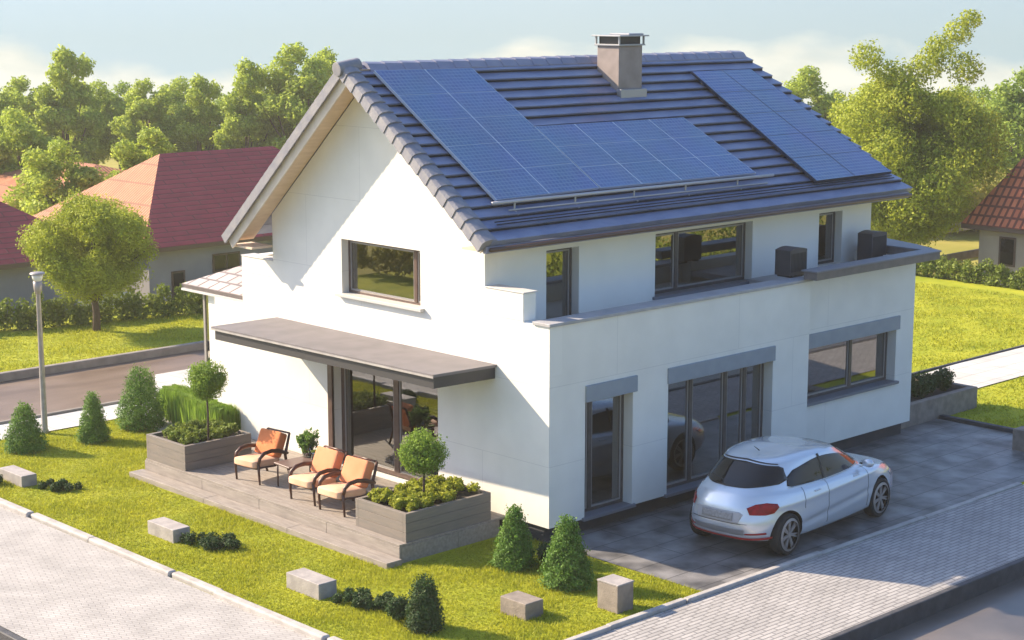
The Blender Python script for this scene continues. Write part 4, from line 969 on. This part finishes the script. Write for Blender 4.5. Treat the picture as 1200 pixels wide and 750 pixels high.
# ------------------------------------------------------------------ car
def make_car():
    t = thing('car', 'white hatchback car parked on the driveway beside the house', 'car', (0, 0, 0))
    #  xr,   xf,   W,   n,   zr,  zs,  zf
    K = [(-1.55, 1.75, .50, 6, .24, .20, .22), (-1.80, 1.95, .76, 5.5, .25, .20, .22), (-1.99, 2.16, .84, 5, .31, .25, .27), (-2.06, 2.26, .875, 4.6, .43, .40, .38),
         (-2.09, 2.30, .89, 4.2, .56, .54, .48), (-2.07, 2.28, .885, 3.9, .70, .68, .58), (-2.04, 2.20, .875, 3.7, .84, .81, .67), (-1.99, 2.06, .845, 3.5, .955, .90, .75),
         (-1.94, 1.72, .80, 3.4, 1.00, .945, .83), (-1.88, 1.30, .765, 3.4, 1.035, .985, .92), (-1.63, .92, .715, 3.4, 1.17, 1.165, 1.12), (-1.40, .55, .665, 3.3, 1.315, 1.33, 1.305),
         (-1.30, .36, .615, 3.2, 1.36, 1.385, 1.355), (-1.12, .15, .50, 3.0, 1.39, 1.42, 1.39), (-.85, -.20, .28, 2.6, 1.405, 1.44, 1.41), (-.52, -.48, .02, 2, 1.443, 1.445, 1.443)]
    K = np.array(K); nk = len(K); SUB = 5; NT = 120; rows = []
    for i in range(nk - 1):
        p0, p1, p2, p3 = K[max(i - 1, 0)], K[i], K[i + 1], K[min(i + 2, nk - 1)]
        for j in range(SUB):
            u = j / SUB; rows.append(.5 * ((2 * p1) + (-p0 + p2) * u + (2 * p0 - 5 * p1 + 4 * p2 - p3) * u * u + (-p0 + 3 * p1 - 3 * p2 + p3) * u ** 3))
    rows.append(K[-1]); bm = bmesh.new(); RV = []
    for (xr_, xf_, W_, n_, zr, zs, zf) in rows:
        rv = []; e = 2 / n_
        for k_ in range(NT):
            # denser sampling at the corners
            a = 2 * math.pi * k_ / NT; a = a - .12 * math.sin(4 * a); c, s_ = math.cos(a), math.sin(a)
            cc = math.copysign(abs(c) ** e, c); ss = math.copysign(abs(s_) ** e, s_); xc = (xr_ + xf_) / 2; hl = (xf_ - xr_) / 2
            x = xc + hl * cc; taper = 1 - .07 * max(0, cc) ** 2 - .05 * max(0, -cc) ** 3
            z = zs + ((zr - zs) if cc < 0 else (zf - zs)) * cc * cc
            # plan curvature of the nose and the tail
            x += (.0 if cc > 0 else 0)
            bulge = .10 * (1 - abs(ss) ** 2.2) if cc > 0 else -.07 * (1 - abs(ss) ** 2.2)
            rv.append(bm.verts.new((x + bulge * min(1, abs(cc) ** 6) * min(1, max(0, (1.2 - z) / .4)), W_ * ss * taper, z)))
        RV.append(rv)
    for i in range(len(RV) - 1):
        for k_ in range(NT): bm.faces.new((RV[i][k_], RV[i][(k_ + 1) % NT], RV[i + 1][(k_ + 1) % NT], RV[i + 1][k_]))
    bm.faces.new(RV[-1]); bm.faces.new(RV[0][::-1]); bmesh.ops.recalc_face_normals(bm, faces=bm.faces)
    # crisp side crease and waist line
    for v in bm.verts:
        x, y, z = v.co
        if abs(y) > .6 and -1.7 < x < 1.8:
            zc = .42 + .07 * (x + 1) ; d = z - zc; v.co.y -= math.copysign(.022 * math.exp(-(d / .05) ** 2) * max(0, 1 - (x / 1.15) ** 6), y)
            zc = .80 + .02 * x; d = z - zc; v.co.y += math.copysign(.010 * math.exp(-(d / .035) ** 2), y)
    tree = BVHTree.FromBMesh(bm)
    me = bpy.data.meshes.new('body'); bm.to_mesh(me); bm.free(); me.materials.append(M['paint']); me.polygons.foreach_set('use_smooth', [True] * len(me.polygons))
    body = bpy.data.objects.new('body', me); COL.objects.link(body)
    WX, WR = 1.39, .325
    cut = bmesh.new()
    for wx in (-WX, WX):
        for sy in (-1, 1):
            bmesh.ops.create_cone(cut, cap_ends=True, segments=48, radius1=WR + .035, radius2=WR + .035, depth=.36, matrix=Matrix.Translation((wx, sy * .82, WR + .01)) @ Matrix.Rotation(R(90), 4, 'X'))
    cme = bpy.data.meshes.new('cut'); cut.to_mesh(cme); cut.free(); cme.materials.append(M['black'])
    co = bpy.data.objects.new('cut', cme); COL.objects.link(co)
    bo = body.modifiers.new('b', 'BOOLEAN'); bo.operation = 'DIFFERENCE'; bo.object = co; bo.solver = 'EXACT'
    try: bo.material_mode = 'TRANSFER'
    except Exception: pass
    bpy.context.view_layer.update(); dg = bpy.context.evaluated_depsgraph_get()
    nme = bpy.data.meshes.new_from_object(body.evaluated_get(dg)); body.modifiers.clear(); body.data = nme; bpy.data.objects.remove(co)
    nme.name = 'body'
    try: nme.set_sharp_from_angle(angle=R(42))
    except Exception: pass
    body.parent = t
    def patch(name, m, poly, origin, U, D, parent, off=.004, th=.0, cut_=.035, smooth=True):
        """polygon in (u, z); rays go along D from origin; snapped onto the body"""
        U = Vector(U).normalized(); D = Vector(D).normalized(); Z = Vector((0, 0, 1)); bm = bmesh.new()
        vs = [bm.verts.new((p[0], p[1], 0)) for p in poly]; bm.faces.new(vs)
        us = [p[0] for p in poly]; zs = [p[1] for p in poly]
        for ax, lo, hi in ((0, min(us), max(us)), (1, min(zs), max(zs))):
            q = lo + cut_ * .5
            while q < hi:
                no = (1, 0, 0) if ax == 0 else (0, 1, 0); cp = (q, 0, 0) if ax == 0 else (0, q, 0)
                bmesh.ops.bisect_plane(bm, geom=bm.verts[:] + bm.edges[:] + bm.faces[:], plane_co=cp, plane_no=no); q += cut_
        bad = []
        for v in bm.verts:
            o_ = Vector(origin) + U * v.co.x + Z * v.co.y; h = tree.ray_cast(o_, D)
            if h[0] is None: bad.append(v); continue
            nn = h[1] if h[1].dot(D) < 0 else -h[1]; v.co = h[0] + nn * off
        bmesh.ops.delete(bm, geom=bad, context='VERTS')
        me = bpy.data.meshes.new(name); bmesh.ops.recalc_face_normals(bm, faces=bm.faces); bm.to_mesh(me); bm.free(); me.materials.append(M[m])
        if smooth: me.polygons.foreach_set('use_smooth', [True] * len(me.polygons))
        o = bpy.data.objects.new(name, me); COL.objects.link(o); o.parent = parent
        md = o.modifiers.new('s', 'SOLIDIFY'); md.thickness = .004; md.offset = 0
        return o
    def arc(p0, p1, h, n=10):
        return [(p0[0] + (p1[0] - p0[0]) * i / n, p0[1] + (p1[1] - p0[1]) * i / n + h * math.sin(math.pi * i / n)) for i in range(n)]
    # side glass (arched), both sides
    sg = [(-1.27, 1.03), (-1.22, 1.15)] + arc((-1.06, 1.235), (.38, 1.23), .085, 12) + [(.38, 1.23), (.70, 1.12), (.98, .985), (.86, .965), (-.3, .972), (-1.15, 1.0)]
    for sy in (-1, 1):
        g_ = patch('side_window', 'car_glass', sg, (0, sy * 3, 0), (1, 0, 0), (0, -sy, 0), body, .005)
        patch('window_trim', 'chrome', [(-1.26, .995), (-.3, .962), (.92, .955), (.98, .97), (-.3, .975), (-1.26, 1.01)], (0, sy * 3, 0), (1, 0, 0), (0, -sy, 0), g_, .010)
        patch('pillar', 'black', [(-.35, .965), (-.29, .965), (-.33, 1.36), (-.38, 1.36)], (0, sy * 3, 0), (1, 0, 0), (0, -sy, 0), g_, .009)
        for x_, z0_ in ((-.32, 0), (.92, 0)):
            patch('door_gap', 'gap', [(x_, .30), (x_ + .005, .30), (x_ + .005, .955), (x_, .955)], (0, sy * 3, 0), (1, 0, 0), (0, -sy, 0), body, .0025)
        patch('door_gap', 'gap', [(-.98, .66), (-.973, .66), (-.965, .97), (-.972, .97)], (0, sy * 3, 0), (1, 0, 0), (0, -sy, 0), body, .0025)
        for x_ in (-.62, .55):
            h = tree.ray_cast(Vector((x_, sy * 3, .87)), Vector((0, -sy, 0)))[0]
            MB().box(x_ - .085, x_ + .085, h.y - .018, h.y + .018, .86, .885).build('door_handle', 'paint', body, bevel=.01, seg=3)
        # mirror
        bm = bmesh.new(); bmesh.ops.create_uvsphere(bm, u_segments=20, v_segments=12, radius=1, matrix=Matrix.Translation((.84, sy * .90, 1.02)) @ Matrix.Diagonal((.065, .105, .07, 1)))
        me = bpy.data.meshes.new('mirror'); bm.to_mesh(me); bm.free(); me.materials.append(M['paint']); me.polygons.foreach_set('use_smooth', [True] * len(me.polygons))
        mo = bpy.data.objects.new('mirror', me); COL.objects.link(mo); mo.parent = body
        MB().box(.825, .865, sy * .80 - .06, sy * .80 + .06, .985, 1.005).build('mirror_arm', 'black', mo)
        # tail lamp wraps the corner
        tl = [(-.30, .80), (-.26, .70), (.0, .685), (.14, .70), (.23, .78), (.20, .83), (.02, .86), (-.16, .85)]
        patch('tail_lamp', 'red_lamp', tl, (-1.86 - .70 * 2.5, sy * (.72 + .71 * 2.5), .0), (.71, .70 * sy, 0), (.70, -.71 * sy, 0), body, .010, cut_=.03)
        patch('bumper_reflector', 'red_trim', [(sy * .46, .395), (sy * .70, .395), (sy * .70, .425), (sy * .46, .415)], (-4, 0, 0), (0, 1, 0), (1, 0, 0), body, .006)
        patch('headlamp', 'chrome', [(sy * .38, .56), (sy * .72, .58), (sy * .74, .66), (sy * .5, .66)], (4, 0, 0), (0, 1, 0), (-1, 0, 0), body, .005)
    # rear glass, spoiler gap, plate, grilles
    rg = [(-.64, 1.075), (-.30, 1.045), (0, 1.038), (.30, 1.045), (.64, 1.075), (.67, 1.12), (.575, 1.28), (.52, 1.305), (0, 1.325), (-.52, 1.305), (-.575, 1.28), (-.67, 1.12)]
    rw = patch('rear_window', 'car_glass', rg, (-4, 0, 0), (0, 1, 0), (1, 0, 0), body, .006)
    patch('spoiler_gap', 'black', [(-.50, 1.322), (0, 1.342), (.50, 1.322), (.50, 1.332), (0, 1.352), (-.50, 1.332)], (-4, 0, 0), (0, 1, 0), (1, 0, 0), body, .008)
    MB().tube([(-1.93, .04, 1.075), (-1.86, .10, 1.12), (-1.80, .34, 1.165)], .009, 6).build('wiper', 'black', body)
    MB().tube([(-1.02, 0, 1.43), (-1.16, 0, 1.52)], [.010, .004], 6).build('aerial', 'black', body)
    patch('windscreen', 'car_glass', [(-.62, 1.0), (0, .965), (.62, 1.0), (.52, 1.29), (0, 1.32), (-.52, 1.29)], (4, 0, 0), (0, 1, 0), (-1, 0, 0), body, .005)
    patch('plate_recess', 'coping', [(-.37, .565), (.37, .565), (.43, .70), (.37, .735), (-.37, .735), (-.43, .70)], (-4, 0, 0), (0, 1, 0), (1, 0, 0), body, .004)
    patch('number_plate', 'plate', [(-.28, .60), (.28, .60), (.28, .71), (-.28, .71)], (-4, 0, 0), (0, 1, 0), (1, 0, 0), body, .014)
    patch('tailgate_gap', 'black', [(-.50, .555), (.50, .555), (.50, .561), (-.50, .561)], (-4, 0, 0), (0, 1, 0), (1, 0, 0), body, .003)
    patch('bumper_panel', 'metal_grey', [(-.44, .385), (.44, .385), (.46, .475), (-.46, .475)], (-4, 0, 0), (0, 1, 0), (1, 0, 0), body, .005)
    patch('bumper_strip', 'red_trim', [(-.74, .318), (0, .30), (.74, .318), (.74, .35), (0, .335), (-.74, .35)], (-4, 0, 0), (0, 1, 0), (1, 0, 0), body, .012)
    # wheels
    for wx in (-WX, WX):
        for sy in (-1, 1):
            w_ = MB(); yc = sy * .755; pr = [(.295, -.10), (.318, -.085), (WR, -.05), (WR, .05), (.318, .085), (.295, .10), (.23, .095), (.23, -.095), (.295, -.10)]
            w_.lathe((wx, yc, WR), pr, 40, 'y', False); wh = w_.build('wheel', 'tyre', body, smooth=True)
            md = wh.modifiers.new('e', 'EDGE_SPLIT'); md.split_angle = R(50)
            o_ = yc + sy * .085
            rm = MB(); rm.lathe((wx, o_, WR), [(.222, -.03), (.250, -.012), (.256, .016 * sy), (.246, .020 * sy), (.228, .012 * sy), (.215, -.03)], 40, 'y', False)
            rm.build('rim', 'rim', wh, smooth=True)
            MB().lathe((wx, yc + sy * .03, WR), [(.01, -.01), (.225, -.01), (.225, .01), (.01, .01)], 32, 'y').build('brake', 'black', wh)
            sp = MB()
            for q in range(14):
                a = 2 * math.pi * q / 14 + (.12 if q % 2 else -.12); c, s_ = math.cos(a), math.sin(a); wd = .013
                p0 = (.03, -wd), (.232, -wd * .9), (.232, wd * .9), (.03, wd)
                lo = [(wx + a_ * c - b_ * s_, o_ - .015 * sy, WR + a_ * s_ + b_ * c) for a_, b_ in p0]; hi = [(x, o_ + .008 * sy, z) for x, y, z in lo]
                sp.hexa(lo + hi)
            sp.lathe((wx, o_, WR), [(.001, -.012), (.045, -.012), (.045, .012), (.001, .014)], 16, 'y'); sp.build('spokes', 'rim', wh)
    MB().box(-1.5, 1.6, -.62, .62, .19, .26).build('underbody', 'black', body)
    t.location = (3.66, -2.00, .014); t.rotation_euler = (0, 0, R(4.7)); t.scale = (1.0, 1.0, 1.03)
make_car()
